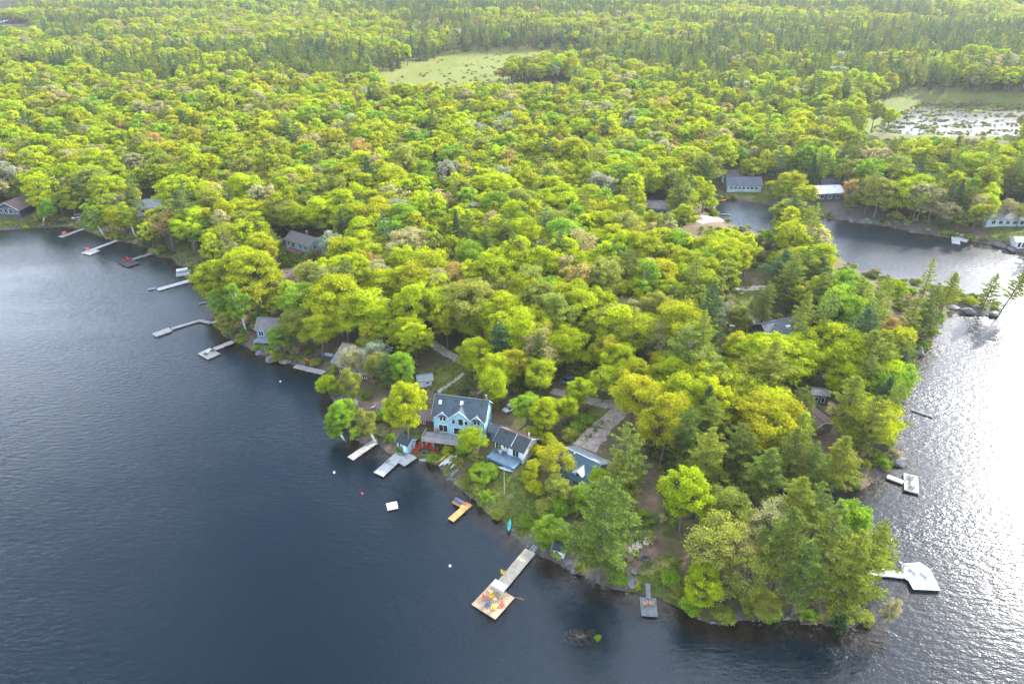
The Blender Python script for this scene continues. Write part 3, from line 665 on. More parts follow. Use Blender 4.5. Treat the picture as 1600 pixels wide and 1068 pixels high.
# the rest of the wood, too many to count: one object that sets trees on points
def gn_scatter(name, pts, scl, rz, ix, tint_, protos, label, cat):
    col = bpy.data.collections.new(name+'_kinds')
    for i, (me, H, R) in enumerate(protos): col.objects.link(bpy.data.objects.new(f"kind_{i:02d}", me))
    me = bpy.data.meshes.new(name); me.vertices.add(len(pts)); me.vertices.foreach_set("co", np.asarray(pts, np.float32).ravel())
    for nm, ty, key, val in (("scl", 'FLOAT_VECTOR', "vector", scl), ("rz", 'FLOAT', "value", rz), ("idx", 'INT', "value", ix), ("tint", 'FLOAT_VECTOR', "vector", tint_)):
        a = me.attributes.new(nm, ty, 'POINT'); a.data.foreach_set(key, np.asarray(val, np.int32 if ty == 'INT' else np.float32).ravel())
    o = obj(name, me); stuff(o, label, cat)
    ng = bpy.data.node_groups.new(name, 'GeometryNodeTree')
    ng.interface.new_socket("Geometry", in_out='INPUT', socket_type='NodeSocketGeometry'); ng.interface.new_socket("Geometry", in_out='OUTPUT', socket_type='NodeSocketGeometry')
    N_, L_ = ng.nodes, ng.links; gi, go = N_.new("NodeGroupInput"), N_.new("NodeGroupOutput")
    ci = N_.new("GeometryNodeCollectionInfo"); ci.inputs["Collection"].default_value = col; ci.inputs["Separate Children"].default_value = True; ci.inputs["Reset Children"].default_value = True
    ip = N_.new("GeometryNodeInstanceOnPoints"); ip.inputs["Pick Instance"].default_value = True
    def at(nm, ty): a = N_.new("GeometryNodeInputNamedAttribute"); a.data_type = ty; a.inputs["Name"].default_value = nm; return a.outputs["Attribute"]
    cx = N_.new("ShaderNodeCombineXYZ"); L_.new(at("rz", 'FLOAT'), cx.inputs[2])
    L_.new(gi.outputs[0], ip.inputs["Points"]); L_.new(ci.outputs[0], ip.inputs["Instance"]); L_.new(at("idx", 'INT'), ip.inputs["Instance Index"])
    L_.new(cx.outputs[0], ip.inputs["Rotation"]); L_.new(at("scl", 'FLOAT_VECTOR'), ip.inputs["Scale"]); L_.new(ip.outputs[0], go.inputs[0])
    md = o.modifiers.new(name, 'NODES'); md.node_group = ng
    return o
rest = np.array([i for i in live if i not in chosen])
ix = np.where(con[rest], np.where(spr[rest], 10+rng.integers(0, 2, len(rest)), 7+rng.integers(0, 3, len(rest))), np.where(thin[rest], 5+rng.integers(0, 2, len(rest)), rng.integers(0, 5, len(rest))))
Hs = np.array([l[1] for l in LODS]); Rs = np.array([l[2] for l in LODS])
sclv = np.stack([SR[rest]/Rs[ix], SR[rest]/Rs[ix], SH[rest]/Hs[ix]], 1)
tv = np.array([TINT[tint[i]] for i in rest])*rng.uniform(.84, 1.18, (len(rest), 1)); tv[:, 0] *= rng.uniform(.9, 1.1, len(rest))
shr = np.where(bl & (by < 260) & (rng.random(len(sx)) < .9))[0]; sh2 = rng.uniform(2.0, 4.6, len(shr))
okb = ~blocked(sx[shr], sy[shr], sz[shr], sh2, sh2*.8); shr, sh2 = shr[okb], sh2[okb]
ix = np.concatenate([ix, rng.integers(12, 14, len(shr))]); sclv = np.vstack([sclv, np.stack([sh2/3.0*1.1, sh2/3.0*1.1, sh2/3.0], 1)])
tv = np.vstack([tv, np.array([TINT[('olive green', 'tan budding', 'fresh green')[k]] for k in rng.integers(0, 3, len(shr))]).reshape(-1, 3)])
rest = np.concatenate([rest, shr])
pts = np.stack([sx[rest], sy[rest], sz[rest]-.15], 1); rzv = rng.random(len(rest))*6.28
gn_scatter('forest', pts, sclv, rzv, ix, tv, LODS, 'mixed spring forest running back to the horizon', 'forest')
# undergrowth between the near trees
U = sites(85, 300, 3.4, .98, .25); ux, uy = U[:, 0], U[:, 1]; uw = water_d(ux, uy)
ok = (uw > .7) & (vnoise(ux/11, uy/11, 91) > .34)
for p in LAWNS+BARE: ok &= polydist(p, ux, uy) > .3
for rd in ROADS:
    q = np.array([ground(*p)[:2] for p in rd])
    for i in range(len(q)-1):
        e = q[i+1]-q[i]; t = np.clip(((ux-q[i,0])*e[0]+(uy-q[i,1])*e[1])/(e@e), 0, 1); ok &= np.hypot(ux-q[i,0]-t*e[0], uy-q[i,1]-t*e[1]) > 3.2
for px_, py_, rr in SPOTS:
    g = ground(min(px_, 1600), py_); ok &= np.hypot(ux-g[0], uy-g[1]) > rr*.85
ux, uy = ux[ok], uy[ok]; uz = terrain(ux, uy); us = rng.uniform(.22, .75, len(ux)); us = np.where(rng.random(len(ux)) < .08, us*1.7, us)
ok = ~blocked(ux, uy, uz, us*3, us*2.2); ux, uy, uz, us = ux[ok], uy[ok], uz[ok], us[ok]
un = ['fresh green','olive green','tan budding','lime green','dark green']; ut = np.array([TINT[un[k]] for k in rng.choice(5, len(ux), p=[.32,.3,.2,.1,.08])])*rng.uniform(.6, 1.0, (len(ux), 1))
SHP = pxpoly(SHORE); eb = []
for i in range(len(SHP)-1):
    L = np.linalg.norm(SHP[i+1]-SHP[i]); m_ = int(L*.9); t = rng.random((m_, 1)); eb.append(SHP[i]*(1-t)+SHP[i+1]*t+rng.normal(size=(m_, 2))*1.6)
eb = np.vstack(eb); ew = water_d(eb[:, 0], eb[:, 1]); nl = np.ones(len(eb))
for p in LAWNS: nl = np.where(polydist(p, eb[:, 0], eb[:, 1]) < 2, .25, nl)
ok = (ew > .25) & (ew < 3.2) & (rng.random(len(eb)) < nl*.8); ex, ey = eb[ok, 0], eb[ok, 1]; ez = terrain(ex, ey); es = rng.uniform(.25, .8, len(ex))
ok = ~blocked(ex, ey, ez, es*3, es*2.0); ex, ey, ez, es = ex[ok], ey[ok], ez[ok], es[ok]
ux, uy, uz, us = np.concatenate([ux, ex]), np.concatenate([uy, ey]), np.concatenate([uz, ez]), np.concatenate([us, es])
ut = np.vstack([ut, np.array([TINT[un[k]] for k in rng.choice(5, len(ex), p=[.34,.3,.14,.14,.08])])*rng.uniform(.7, 1.05, (len(ex), 1))])
gn_scatter('undergrowth', np.stack([ux, uy, uz-.05], 1), np.stack([us*1.2, us*1.2, us], 1), rng.random(len(ux))*6.28, rng.integers(0, 2, len(ux)), ut, LODS[12:], 'low shrubs and saplings on the forest floor', 'undergrowth')

# sedge tussocks of the marsh and rough clumps of the meadow
bb = np.array([MARSH.min(0), MARSH.max(0)]); mp_ = rng.uniform(bb[0], bb[1], (6500, 2)); mz = terrain(mp_[:, 0], mp_[:, 1]); ok = (polydist(MARSH, mp_[:, 0], mp_[:, 1]) < 4) & (mz > -.16) & (mz < .9)
bb = np.array([MEADOW.min(0), MEADOW.max(0)]); wp_ = rng.uniform(bb[0], bb[1], (420, 2)); wz = terrain(wp_[:, 0], wp_[:, 1]); ok2 = (polydist(MEADOW, wp_[:, 0], wp_[:, 1]) < 12) & (fbm(wp_[:, 0]/22, wp_[:, 1]/22, 87, 2) > .5)
px_, pz_ = np.vstack([mp_[ok], wp_[ok2]]), np.concatenate([np.maximum(mz[ok], -.05), wz[ok2]]); ps = np.concatenate([rng.uniform(.15, .5, ok.sum()), rng.uniform(.2, .7, ok2.sum())])
pt = np.array([TINT[('fresh green', 'olive green', 'tan budding')[k]] for k in rng.choice(3, len(ps), p=[.35,.4,.25])])*rng.uniform(.6, .95, (len(ps), 1))
gn_scatter('marsh_sedge', np.column_stack([px_, pz_-.05]), np.stack([ps*1.3, ps*1.3, ps*.8], 1), rng.random(len(ps))*6.28, rng.integers(0, 2, len(ps)), pt, LODS[12:], 'tussocks of sedge and low scrub on the marsh and meadow', 'sedge')
# rough grass on the lawns
def tuft(seed):
    r_ = np.random.default_rng(seed); n_ = 26; a = r_.random(n_)*6.28; q = r_.random(n_)**.6*.4; P_ = np.stack([np.cos(a)*q, np.sin(a)*q, np.full(n_, .13)], 1)
    v_, f_ = cards(P_, np.stack([np.cos(a)+r_.normal(size=n_)*.4, np.sin(a)+r_.normal(size=n_)*.4, np.full(n_, .9)], 1), .3, r_, .3); return (v_, f_), MB().tube([(0,0,-.05),(0,0,.08)], [.05,.01], 4), .3, .4
GR = [lod(tuft(500+i), M['bark'], 'grass_tuft') for i in range(3)]; gp = []
for p in LAWNS:
    bb = np.array([p.min(0)-2, p.max(0)+2]); ar = np.prod(bb[1]-bb[0]); q = rng.uniform(bb[0], bb[1], (min(3500, int(ar*2.2)), 2)); gp.append(q[polydist(p, q[:, 0], q[:, 1]) < 1.5])
gp = np.vstack(gp); gw = water_d(gp[:, 0], gp[:, 1]); gp = gp[(gw > .4) & (fbm(gp[:, 0]/5, gp[:, 1]/5, 97, 2) > .4)]
gt = np.array([TINT[('fresh green', 'olive green', 'tan budding')[k]] for k in rng.choice(3, len(gp), p=[.45,.4,.15])])*rng.uniform(.55, .9, (len(gp), 1)); gs = rng.uniform(.6, 1.5, len(gp))
gn_scatter('grass', np.column_stack([gp, terrain(gp[:, 0], gp[:, 1])]), np.stack([gs, gs, gs*.8], 1), rng.random(len(gp))*6.28, rng.integers(0, 3, len(gp)), gt, GR, 'rough tufty grass on the lakeside lawns', 'grass')

# ------------------------------------------------------------------ buildings
def seat(px_, py_, up):
    """ground point whose column, `up` metres above the ground, meets the pixel"""
    z = 3.0
    for _ in range(8): p = pix(px_, py_, z+up); z = .5*z+.5*gz(p[0], p[1])
    return np.array([p[0], p[1], z])
def window(par, c, w, h, face, mullion=True, frame=None, depth=.05):
    """c: centre on the wall plane; face: unit direction the wall looks (local)"""
    nx_, ny_ = face; ang = math.atan2(ny_, nx_)+math.pi/2
    def B(u, z, ww, hh, d0, d1):
        q = (d0+d1)/2; return ((c[0]+nx_*q+(-ny_)*u, c[1]+ny_*q+nx_*u, c[2]+z), (ww, abs(d1-d0), hh), ang)
    mb = MB(); t = .11
    for a in (B(0, h/2+t/2, w+2*t, t, -.03, depth), B(0, -h/2-t/2, w+2*t, t, -.03, depth), B(-w/2-t/2, 0, t, h, -.03, depth), B(w/2+t/2, 0, t, h, -.03, depth)): mb.box(*a)
    if mullion: mb.box(*B(0, 0, .07, h, -.03, depth*.9))
    o = mb.build('window', frame or M['trim'], par)
    MB().box(*B(0, 0, w, h, -.02, depth*.5)).build('pane', M['glass'], o); return o
def gable_walls(L, W, wh, rise, z0=-1.2):
    mb = MB(); x, y = L/2, W/2
    mb.v += [(-x,-y,z0),(-x,y,z0),(-x,y,wh),(-x,0,wh+rise),(-x,-y,wh),(x,-y,z0),(x,y,z0),(x,y,wh),(x,0,wh+rise),(x,-y,wh)]
    mb.f += [(0,4,3,2,1),(5,6,7,8,9),(0,5,9,4),(1,2,7,6),(0,1,6,5),(4,9,8,3),(2,3,8,7)]; return mb
def gable_roof(L, W, wh, rise, oh=.45, t=.16):
    s = rise/(W/2); a = L/2+oh; y = W/2+oh; ze = wh-s*oh
    f = MB().slab([(-a,-y,ze),(a,-y,ze),(a,.0,wh+rise),(-a,.0,wh+rise)], t)
    b = MB().slab([(-a,0,wh+rise),(a,0,wh+rise),(a,y,ze),(-a,y,ze)], t)
    return f, b
def house(name, label, ridge, L, W, wh, rise, deg, wall, roof, wins=(), roof_back=None, chimney=None, cat='house', oh=.45, vents=0, fascia='trim', up=0.0, door=None, base=-1.2):
    g = seat(ridge[0], ridge[1], wh+rise+up); rz = math.radians(deg)
    r = thing(name, label, cat, (g[0], g[1], g[2]+up), rz)
    gable_walls(L, W, wh, rise, base-up).build('wall', M[wall], r)
    f, b = gable_roof(L, W, wh, rise, oh)
    rf = f.build('roof', M[roof], r); b.build('roof', M[roof_back or roof], r)
    MB().box((0, 0, wh+rise+.2), (L+2*oh+.02, .34, .1)).build('ridge_cap', M[roof_back or roof], rf)
    s = rise/(W/2); fb = MB()
    for e in (-1, 1):
        for sd_ in (-1, 1):
            x = e*(L/2+oh+.02); y = sd_*(W/2+oh)
            fb.slab([(x-.03, min(y, 0), 0), (x+.03, min(y, 0), 0), (x+.03, max(y, 0), 0), (x-.03, max(y, 0), 0)], .2)
            for q in range(len(fb.v)-8, len(fb.v)):
                v = fb.v[q]; fb.v[q] = (v[0], v[1], v[2]+wh+rise-s*abs(v[1])-.06)
    fb.build('bargeboard', M[fascia], r)
    for v in range(vents):
        MB().box((-L/2+(v+.5)*L/vents+.3, -W*.12, wh+rise-s*W*.12+.22), (.45, .45, .22), 0, math.atan(s)).build('roof_vent', M['black'], rf)
    for w in wins:
        side, u_, z_, ww, hh = w[:5]; mul = w[5] if len(w) > 5 else True
        c, fc = {'f': ((u_, -W/2, z_), (0, -1)), 'b': ((u_, W/2, z_), (0, 1)), 'r': ((L/2, u_, z_), (1, 0)), 'l': ((-L/2, u_, z_), (-1, 0))}[side]
        window(r, c, ww, hh, fc, mul)
    if door:
        d = MB().box((door, -W/2-.03, 1.0), (.95, .1, 2.05)).build('door', M['trim'], r)
        MB().box((door+.35, -W/2-.1, 1.0), (.05, .06, .12)).build('handle', M['black'], d)
    if chimney:
        k = MB().box((chimney[0], chimney[1], wh+rise+.1), (.7, .7, 2.2)).build('chimney', M['brick'], r)
        MB().box((chimney[0], chimney[1], wh+rise+1.25), (.85, .85, .12)).build('cap', M['concrete'], k)
    return r
def deck(par, x0, x1, y0, y1, z, mat, rail=('f',), postmat='post', drop=2.2, railmat='trim', name='deck'):
    d = MB().box(((x0+x1)/2, (y0+y1)/2, z-.1), (x1-x0, y1-y0, .2)).build(name, M[mat], par)
    n = max(2, int((x1-x0)/2.6)+1)
    for i in range(n):
        x = x0+.15+(x1-x0-.3)*i/(n-1); MB().box((x, y0+.15, z-.2-drop/2), (.2, .2, drop)).build('post', M[postmat], d)
    def run(a, b):
        mb = MB(); L = math.hypot(b[0]-a[0], b[1]-a[1]); ang = math.atan2(b[1]-a[1], b[0]-a[0]); c = ((a[0]+b[0])/2, (a[1]+b[1])/2)
        mb.box((c[0], c[1], z+1.0), (L, .12, .08), ang); mb.box((c[0], c[1], z+.15), (L, .06, .08), ang)
        for k in range(int(L/.3)+1):
            t = k*.3/L; mb.box((a[0]+(b[0]-a[0])*t, a[1]+(b[1]-a[1])*t, z+.55), (.05, .05, .86), ang)
        mb.build('railing', M[railmat], d)
    e = .08
    if 'f' in rail: run((x0+e, y0+e), (x1-e, y0+e))
    if 'l' in rail: run((x0+e, y0+e), (x0+e, y1-e))
    if 'r' in rail: run((x1-e, y0+e), (x1-e, y1-e))
    return d
def dormer(par, c, w, zb, r, W, wh, rise, wall, roofm, wins, zlow, oh=.3, proud=.12, trim='trim'):
    s = rise/(W/2); yF = -W/2-proud; zt = zb+r
    def back(z): return -W/2+(z-wh)/s
    mb = MB(); n = [(c-w,yF,zlow),(c+w,yF,zlow),(c+w,yF,zb),(c,yF,zt),(c-w,yF,zb)]; k = [(p[0], max(back(p[2]), -W/2+.02)+.02, p[2]) for p in n]
    mb.v += n+k; mb.f += [(0,1,2,3,4),(9,8,7,6,5),(1,6,7,2),(0,4,9,5),(2,7,8,3),(4,3,8,9),(0,5,6,1)]
    g = mb.build('gable', M[wall], par); sl_ = r/w; ze = zb-sl_*oh
    rf = MB()
    for e in (-1, 1):
        p = [(c+e*(w+oh), yF-oh, ze), (c, yF-oh, zt), (c, back(zt)+.25, zt), (c+e*(w+oh), max(back(ze), -W/2-.4)+.1, ze)]
        rf.slab(p if e < 0 else p[::-1], .14)
    rf.build('gable_roof', M[roofm], g)
    tb = MB()
    for e in (-1, 1):
        q = [(c+e*(w+oh), yF-oh-.05, ze-.08), (c, yF-oh-.05, zt-.08), (c, yF-oh+.02, zt-.08), (c+e*(w+oh), yF-oh+.02, ze-.08)]
        tb.slab(q if e < 0 else q[::-1], .24)
    tb.build('bargeboard', M[trim], g)
    for u_, z_, ww, hh in wins: window(g, (c+u_, yF, z_), ww, hh, (0, -1), ww > 1.2)
    return g

# the light blue house with three front gables
BL, BW, BH, BR = 13.2, 7.6, 5.3, 3.3
hb = house('house', 'two-storey light blue house with three front gables and blue-grey roof', (722,621), BL, BW, BH, BR, -12, 'siding_blue', 'shingle_blue',
           [('r',-1.5,3.9,.9,1.3),('r',1.6,1.4,1.0,1.2),('f',5.0,1.3,1.5,1.6)], chimney=None, vents=4, up=1.7, base=-2.2)
dormer(hb, -4.1, 1.55, 4.9, 1.5, BW, BH, BR, 'siding_blue', 'shingle_blue', [(-.45,4.3,.6,1.15),(.45,4.3,.6,1.15),(0,1.35,2.2,2.0)], 0)
dormer(hb, .4, 2.9, 5.0, 2.5, BW, BH, BR, 'siding_blue', 'shingle_blue', [(-1.6,4.1,.7,1.2),(.25,4.2,1.2,1.9),(1.7,4.1,.7,1.2),(0,1.3,3.2,1.9)], 0, proud=.5)
dormer(hb, 4.7, 1.55, 4.9, 1.5, BW, BH, BR, 'siding_blue', 'shingle_blue', [(-.45,4.3,.6,1.15),(.45,4.3,.6,1.15),(0,1.35,1.6,1.5)], 0)
for u_, v_ in ((-5.3,.62),(.2,.8)):
    y_ = -BW/2*(1-v_)
    MB().box((u_, -1.5 if u_ < 0 else -1.2, BH+BR-(1.5 if u_ < 0 else 1.2)*BR/(BW/2)+.24), (.8, 1.1, .12), 0, math.atan(BR/(BW/2))).build('skylight', M['trim'], hb)
MB().tube([(6.0,1.0,BH+2), (6.0,1.0,BH+BR+1.0)], [.22,.22], 8).build('flue', M['steel'], hb)
deck(hb, -8.6, 3.6, -BW/2-4.4, -BW/2-.55, -.02, 'deck_grey', ('f','l'), drop=2.0, railmat='board_pale')
st = MB()
for k in range(9): st.box((5.2-k*.0+.0, -BW/2-2.0-k*.34, -.15-k*.2), (1.5, .36, .08))
for e in (-.8, .8):
    st.hexa([(5.2+e-.06,-BW/2-1.8,-.3),(5.2+e+.06,-BW/2-1.8,-.3),(5.2+e+.06,-BW/2-5.0,-2.1),(5.2+e-.06,-BW/2-5.0,-2.1),(5.2+e-.06,-BW/2-1.8,.0),(5.2+e+.06,-BW/2-1.8,.0),(5.2+e+.06,-BW/2-5.0,-1.8),(5.2+e-.06,-BW/2-5.0,-1.8)])
    st.tube([(5.2+e,-BW/2-1.8,.95),(5.2+e,-BW/2-5.0,-.85)], [.05,.05], 4); st.tube([(5.2+e,-BW/2-1.8,-.3),(5.2+e,-BW/2-1.8,.95)], [.05,.05], 4); st.tube([(5.2+e,-BW/2-5.0,-2.1),(5.2+e,-BW/2-5.0,-.85)], [.05,.05], 4)
st.build('stair', M['board_tan'], hb)
MB().box((4.7, -BW/2-1.2, -.12), (2.4, 1.6, .16)).build('landing', M['deck_grey'], hb)

# the white cottage with the blue deck
CL, CW, CH, CR = 8.2, 6.0, 2.7, 1.75
hw = house('cottage', 'small white cottage with charcoal roof and a blue painted deck', (806,677), CL, CW, CH, CR, -33, 'siding_white', 'shingle_dark',
           [('f',-3.1,1.35,1.5,1.8),('f',-1.35,1.75,.5,.6,False),('f',-.5,1.75,.5,.6,False),('f',1.9,1.25,1.7,1.9),('r',-.4,2.3,.8,.6,False),('r',1.6,1.5,.7,.9,False)], roof_back='shingle_brown', vents=3, up=1.3, base=-1.8)
MB().box((.6, -CW/4-.2, CH+CR*.5+.24), (.12, CW/2+.5, .06), 0, math.atan(CR/(CW/2))).build('roof_batten', M['trim'], hw)
MB().tube([(3.0,1.2,CH+.6),(3.0,1.2,CH+CR+.7)], [.2,.2], 8).build('flue', M['trim'], hw)
dk = deck(hw, -4.2, 3.6, -CW/2-3.6, -CW/2-.06, -.03, 'deck_blue', (), drop=1.7, railmat='deck_blue')
MB().box((-.3,-CW/2-3.64,-.28), (7.8,.1,.55)).build('skirt', M['siding_mid'], dk)
MB().box((3.64,-CW/2-1.85,-.28), (.1,3.55,.55)).build('skirt', M['siding_mid'], dk)
for e in ((-4.0,-1.6),(1.4,3.4)): MB().box(((e[0]+e[1])/2,-CW/2-.35,.42), (e[1]-e[0],.5,.06)).build('bench', M['siding_mid'], dk)

# the grey cottage with the metal roof and the dormer
RL, RW, RH, RR = 8.8, 9.6, 2.6, 2.7
hg = house('cottage', 'grey cottage with teal metal roof and a white-framed dormer window', (910,712), RL, RW, RH, RR, -38, 'siding_grey', 'metal_teal',
           [('f',-2.6,1.4,1.6,1.2),('f',1.6,1.4,1.6,1.2),('r',-1,1.4,1.0,1.1),('l',-1,1.4,1,1.1)], roof_back='metal_roof', oh=.6, base=-2.2, up=.6)
dormer(hg, 1.6, 1.15, 3.7, .8, RW, RH, RR, 'siding_pale', 'metal_roof', [(0,3.35,.9,.9)], 2.7, oh=.3, proud=-.6)
deck(hg, -4.4, 4.4, -RW/2-2.6, -RW/2-.65, .0, 'deck_brown', ('f',), drop=2.2, railmat='deck_grey')
MB().box((-1.8,-.6,RH+RR+.12), (.35,.35,.5)).build('roof_vent', M['steel'], hg)

# the other houses, further off
h_ = house('house', 'low brown house with pale brown roof and a deck above the right shore', (1262,640), 11, 7, 2.8, 1.1, 112, 'siding_brown', 'shingle_brown', [('f',-3,1.5,1.4,1.3),('f',2,1.5,1.6,1.8),('r',0,1.5,1.2,1.2)], oh=.7)
deck(h_, -1.0, 5.6, -3.5-4.4, -3.56, .3, 'deck_brown', ('f','r'), drop=2.2, railmat='board_tan')
house('shed', 'dark shed with pale flat roof behind the brown lakeside house', (1282,609), 4.2, 3.4, 3.0, .5, -12, 'siding_dark', 'metal_pale', [('f',-.9,1.5,.8,1.5,False),('f',.8,1.5,.8,1.5,False)], cat='shed', oh=.3)
h_ = house('house', 'house with wide slate roof, skylight and dark blue walls beside a pale driveway', (1222,500), 14, 11, 3.0, 3.2, 18, 'siding_dark', 'shingle_slate', [('f',-4.5,1.5,1.6,1.4),('f',1,1.5,1.6,1.4),('f',-1.7,1.2,1,2,False),('l',0,1.6,1.6,1.2)], vents=2, oh=.6)
MB().box((.8, -2.2, 3+3.2-2.2*3.2/5.5+.24), (1.6, .7, .1), 0, math.atan(3.2/5.5)).build('skylight', M['trim'], h_)
house('house', 'long white-walled house with slate roof on the cove', (1162,276), 17, 9, 3.2, 3.0, -3, 'siding_pale', 'shingle_slate', [('f',-6.5+2.1*k,1.7,1.3,1.3) for k in range(7)], chimney=(5,1))
house('house', 'white house half hidden behind the long cove house', (1143,266), 10, 7, 3.6, 2.0, -6, 'siding_white', 'shingle_grey', [('f',-3,2.2,1.2,1.2),('f',0,2.2,1.2,1.2),('f',3,2.2,1.2,1.2)])
house('house', 'white metal-roofed house with dark front among pines', (1291,290), 14, 11, 3.6, 2.0, 6, 'siding_dark', 'metal_pale', [('f',-4,1.8,1.8,1.8),('f',0,1.8,1.8,1.8),('f',4,1.8,1.8,1.8)], vents=2)
house('shed', 'small grey-roofed shed behind the white metal-roofed house', (1296,279), 8, 5, 3.0, 2.0, 2, 'siding_grey', 'shingle_slate', [('f',-1.5,1.6,1,1)], cat='shed')
house('house', 'long low house with grey roof and blue wall under the canopy', (1030,314), 17, 8, 3.0, 2.2, -8, 'siding_mid', 'shingle_grey', [('f',-6+3*k,1.6,1.5,1.2) for k in range(5)])
h_ = house('house', 'pale blue bungalow with grey roof and a brown deck', (474,366), 14, 8, 3.0, 2.2, -34, 'siding_pale', 'shingle_grey', [('f',-5,1.6,.9,1.5,False),('f',-2.4,1.4,1.6,1.8),('f',2,1.6,1.4,1.2),('f',5,1.6,1.4,1.2),('l',-1,1.6,1,1.4),('r',-1,1.6,1,1.4)], chimney=(1,1), up=.6)
deck(h_, -4.5, 4.5, -7.2, -4.06, -.05, 'deck_brown', ('f',), railmat='red_faded', drop=1.2)
house('house', 'house with red-brown hipped roof showing above the trees', (445,422), 12, 9, 3.2, 3.6, 32, 'siding_brown', 'shingle_brown', [('f',-3,1.6,1.2,1.2),('f',3,1.6,1.2,1.2),('l',0,1.6,1.2,1.2)], vents=1)
h_ = house('cottage', 'mid-blue shore cottage with weathered grey roof above the granite ledge', (428,497), 10, 7, 3.0, 2.4, -6, 'siding_mid', 'shingle_grey', [('f',-3.5,1.5,1.6,1.6),('f',-1,1.3,1.2,2.0),('f',1.5,1.3,1.2,2.0),('f',3.8,1.5,.9,1.6,False)])
deck(h_, -5, 4, -6.6, -3.56, .1, 'deck_grey', ('f',), railmat='siding_mid', drop=1.2)
house('house', 'large house with weathered grey-brown roof behind bare branches', (568,545), 14, 11, 3.4, 3.2, -28, 'siding_brown', 'shingle_grey', [('f',-4,1.6,1.4,1.4),('f',0,1.6,1.4,1.4),('f',4,1.6,1.4,1.4),('r',0,1.8,1.4,1.4)], roof_back='shingle_brown', oh=.7, chimney=(3,2))
h_ = house('house', 'dark house with brown roof and glazed front at the left edge', (24,309), 13, 11, 3.0, 3.0, 84, 'siding_dark', 'shingle_brown', [('l',-3.6,1.7,1.4,1.9),('l',-1.2,1.9,1.6,2.4),('l',1.2,1.9,1.6,2.4),('l',3.6,1.7,1.4,1.9)], oh=1.0)
house('house', 'pale grey roof peeping out of the canopy by the left lawn', (232,311), 14, 8, 3.2, 2.6, 20, 'siding_white', 'metal_roof', [('f',-3,1.6,1.2,1.2),('f',3,1.6,1.2,1.2)])
house('house', 'pale green-roofed house behind thin trees at the right edge', (1572,327), 18, 9, 3.4, 2.8, -4, 'siding_pale', 'metal_roof', [('f',-6+3*k,1.7,1.5,1.5) for k in range(5)])
house('shed', 'white open-fronted boathouse at the right edge of the bay', (1602,371), 8, 5, 2.6, 1.0, -8, 'siding_white', 'metal_pale', [('f',-2.6,1.3,1.0,2.0,False),('f',-.9,1.3,1.0,2.0,False),('f',.8,1.3,1.0,2.0,False)], cat='boathouse')
house('shed', 'tiny white shed with dark roof beside the big pine', (875,850), 2.4, 2.0, 2.0, .7, -20, 'siding_white', 'shingle_dark', [('f',-.4,1.3,.5,.5,False)], cat='shed', oh=.25)
house('boathouse', 'small light blue boathouse at the head of the concrete slip', (634,682), 3.6, 3.0, 2.6, 1.0, -33, 'siding_blue', 'shingle_dark', [('f',-1.0,1.6,.5,1.2,False),('r',0,1.4,.6,.8,False)], cat='boathouse', oh=.3, door=.7)
house('shed', 'dark red shed half hidden beside the tall lime poplar', (610,632), 6.5, 5.0, 2.6, 1.2, -58, 'siding_red', 'shingle_brown', [('f',0,1.4,.9,.9),('r',0,1.4,.9,.9)], cat='shed')
house('shed', 'dark red lean-to against the left end of the light blue house', (664,640), 4.6, 3.6, 2.6, 1.4, -12, 'siding_red', 'shingle_brown', [('f',0,1.4,.9,.9)], cat='shed')
house('shed', 'little white plank shed on the slope behind the poplar', (663,585), 3.6, 3.0, 2.2, .9, 12, 'siding_white', 'metal_roof', [('f',.6,1.2,.6,.6,False)], cat='shed', door=-.8)
house('shed', 'small blue shed just behind the white cottage', (778,664), 3.4, 3.0, 2.4, 1.0, -12, 'siding_mid', 'shingle_slate', [('f',0,1.3,.6,.7,False)], cat='shed')

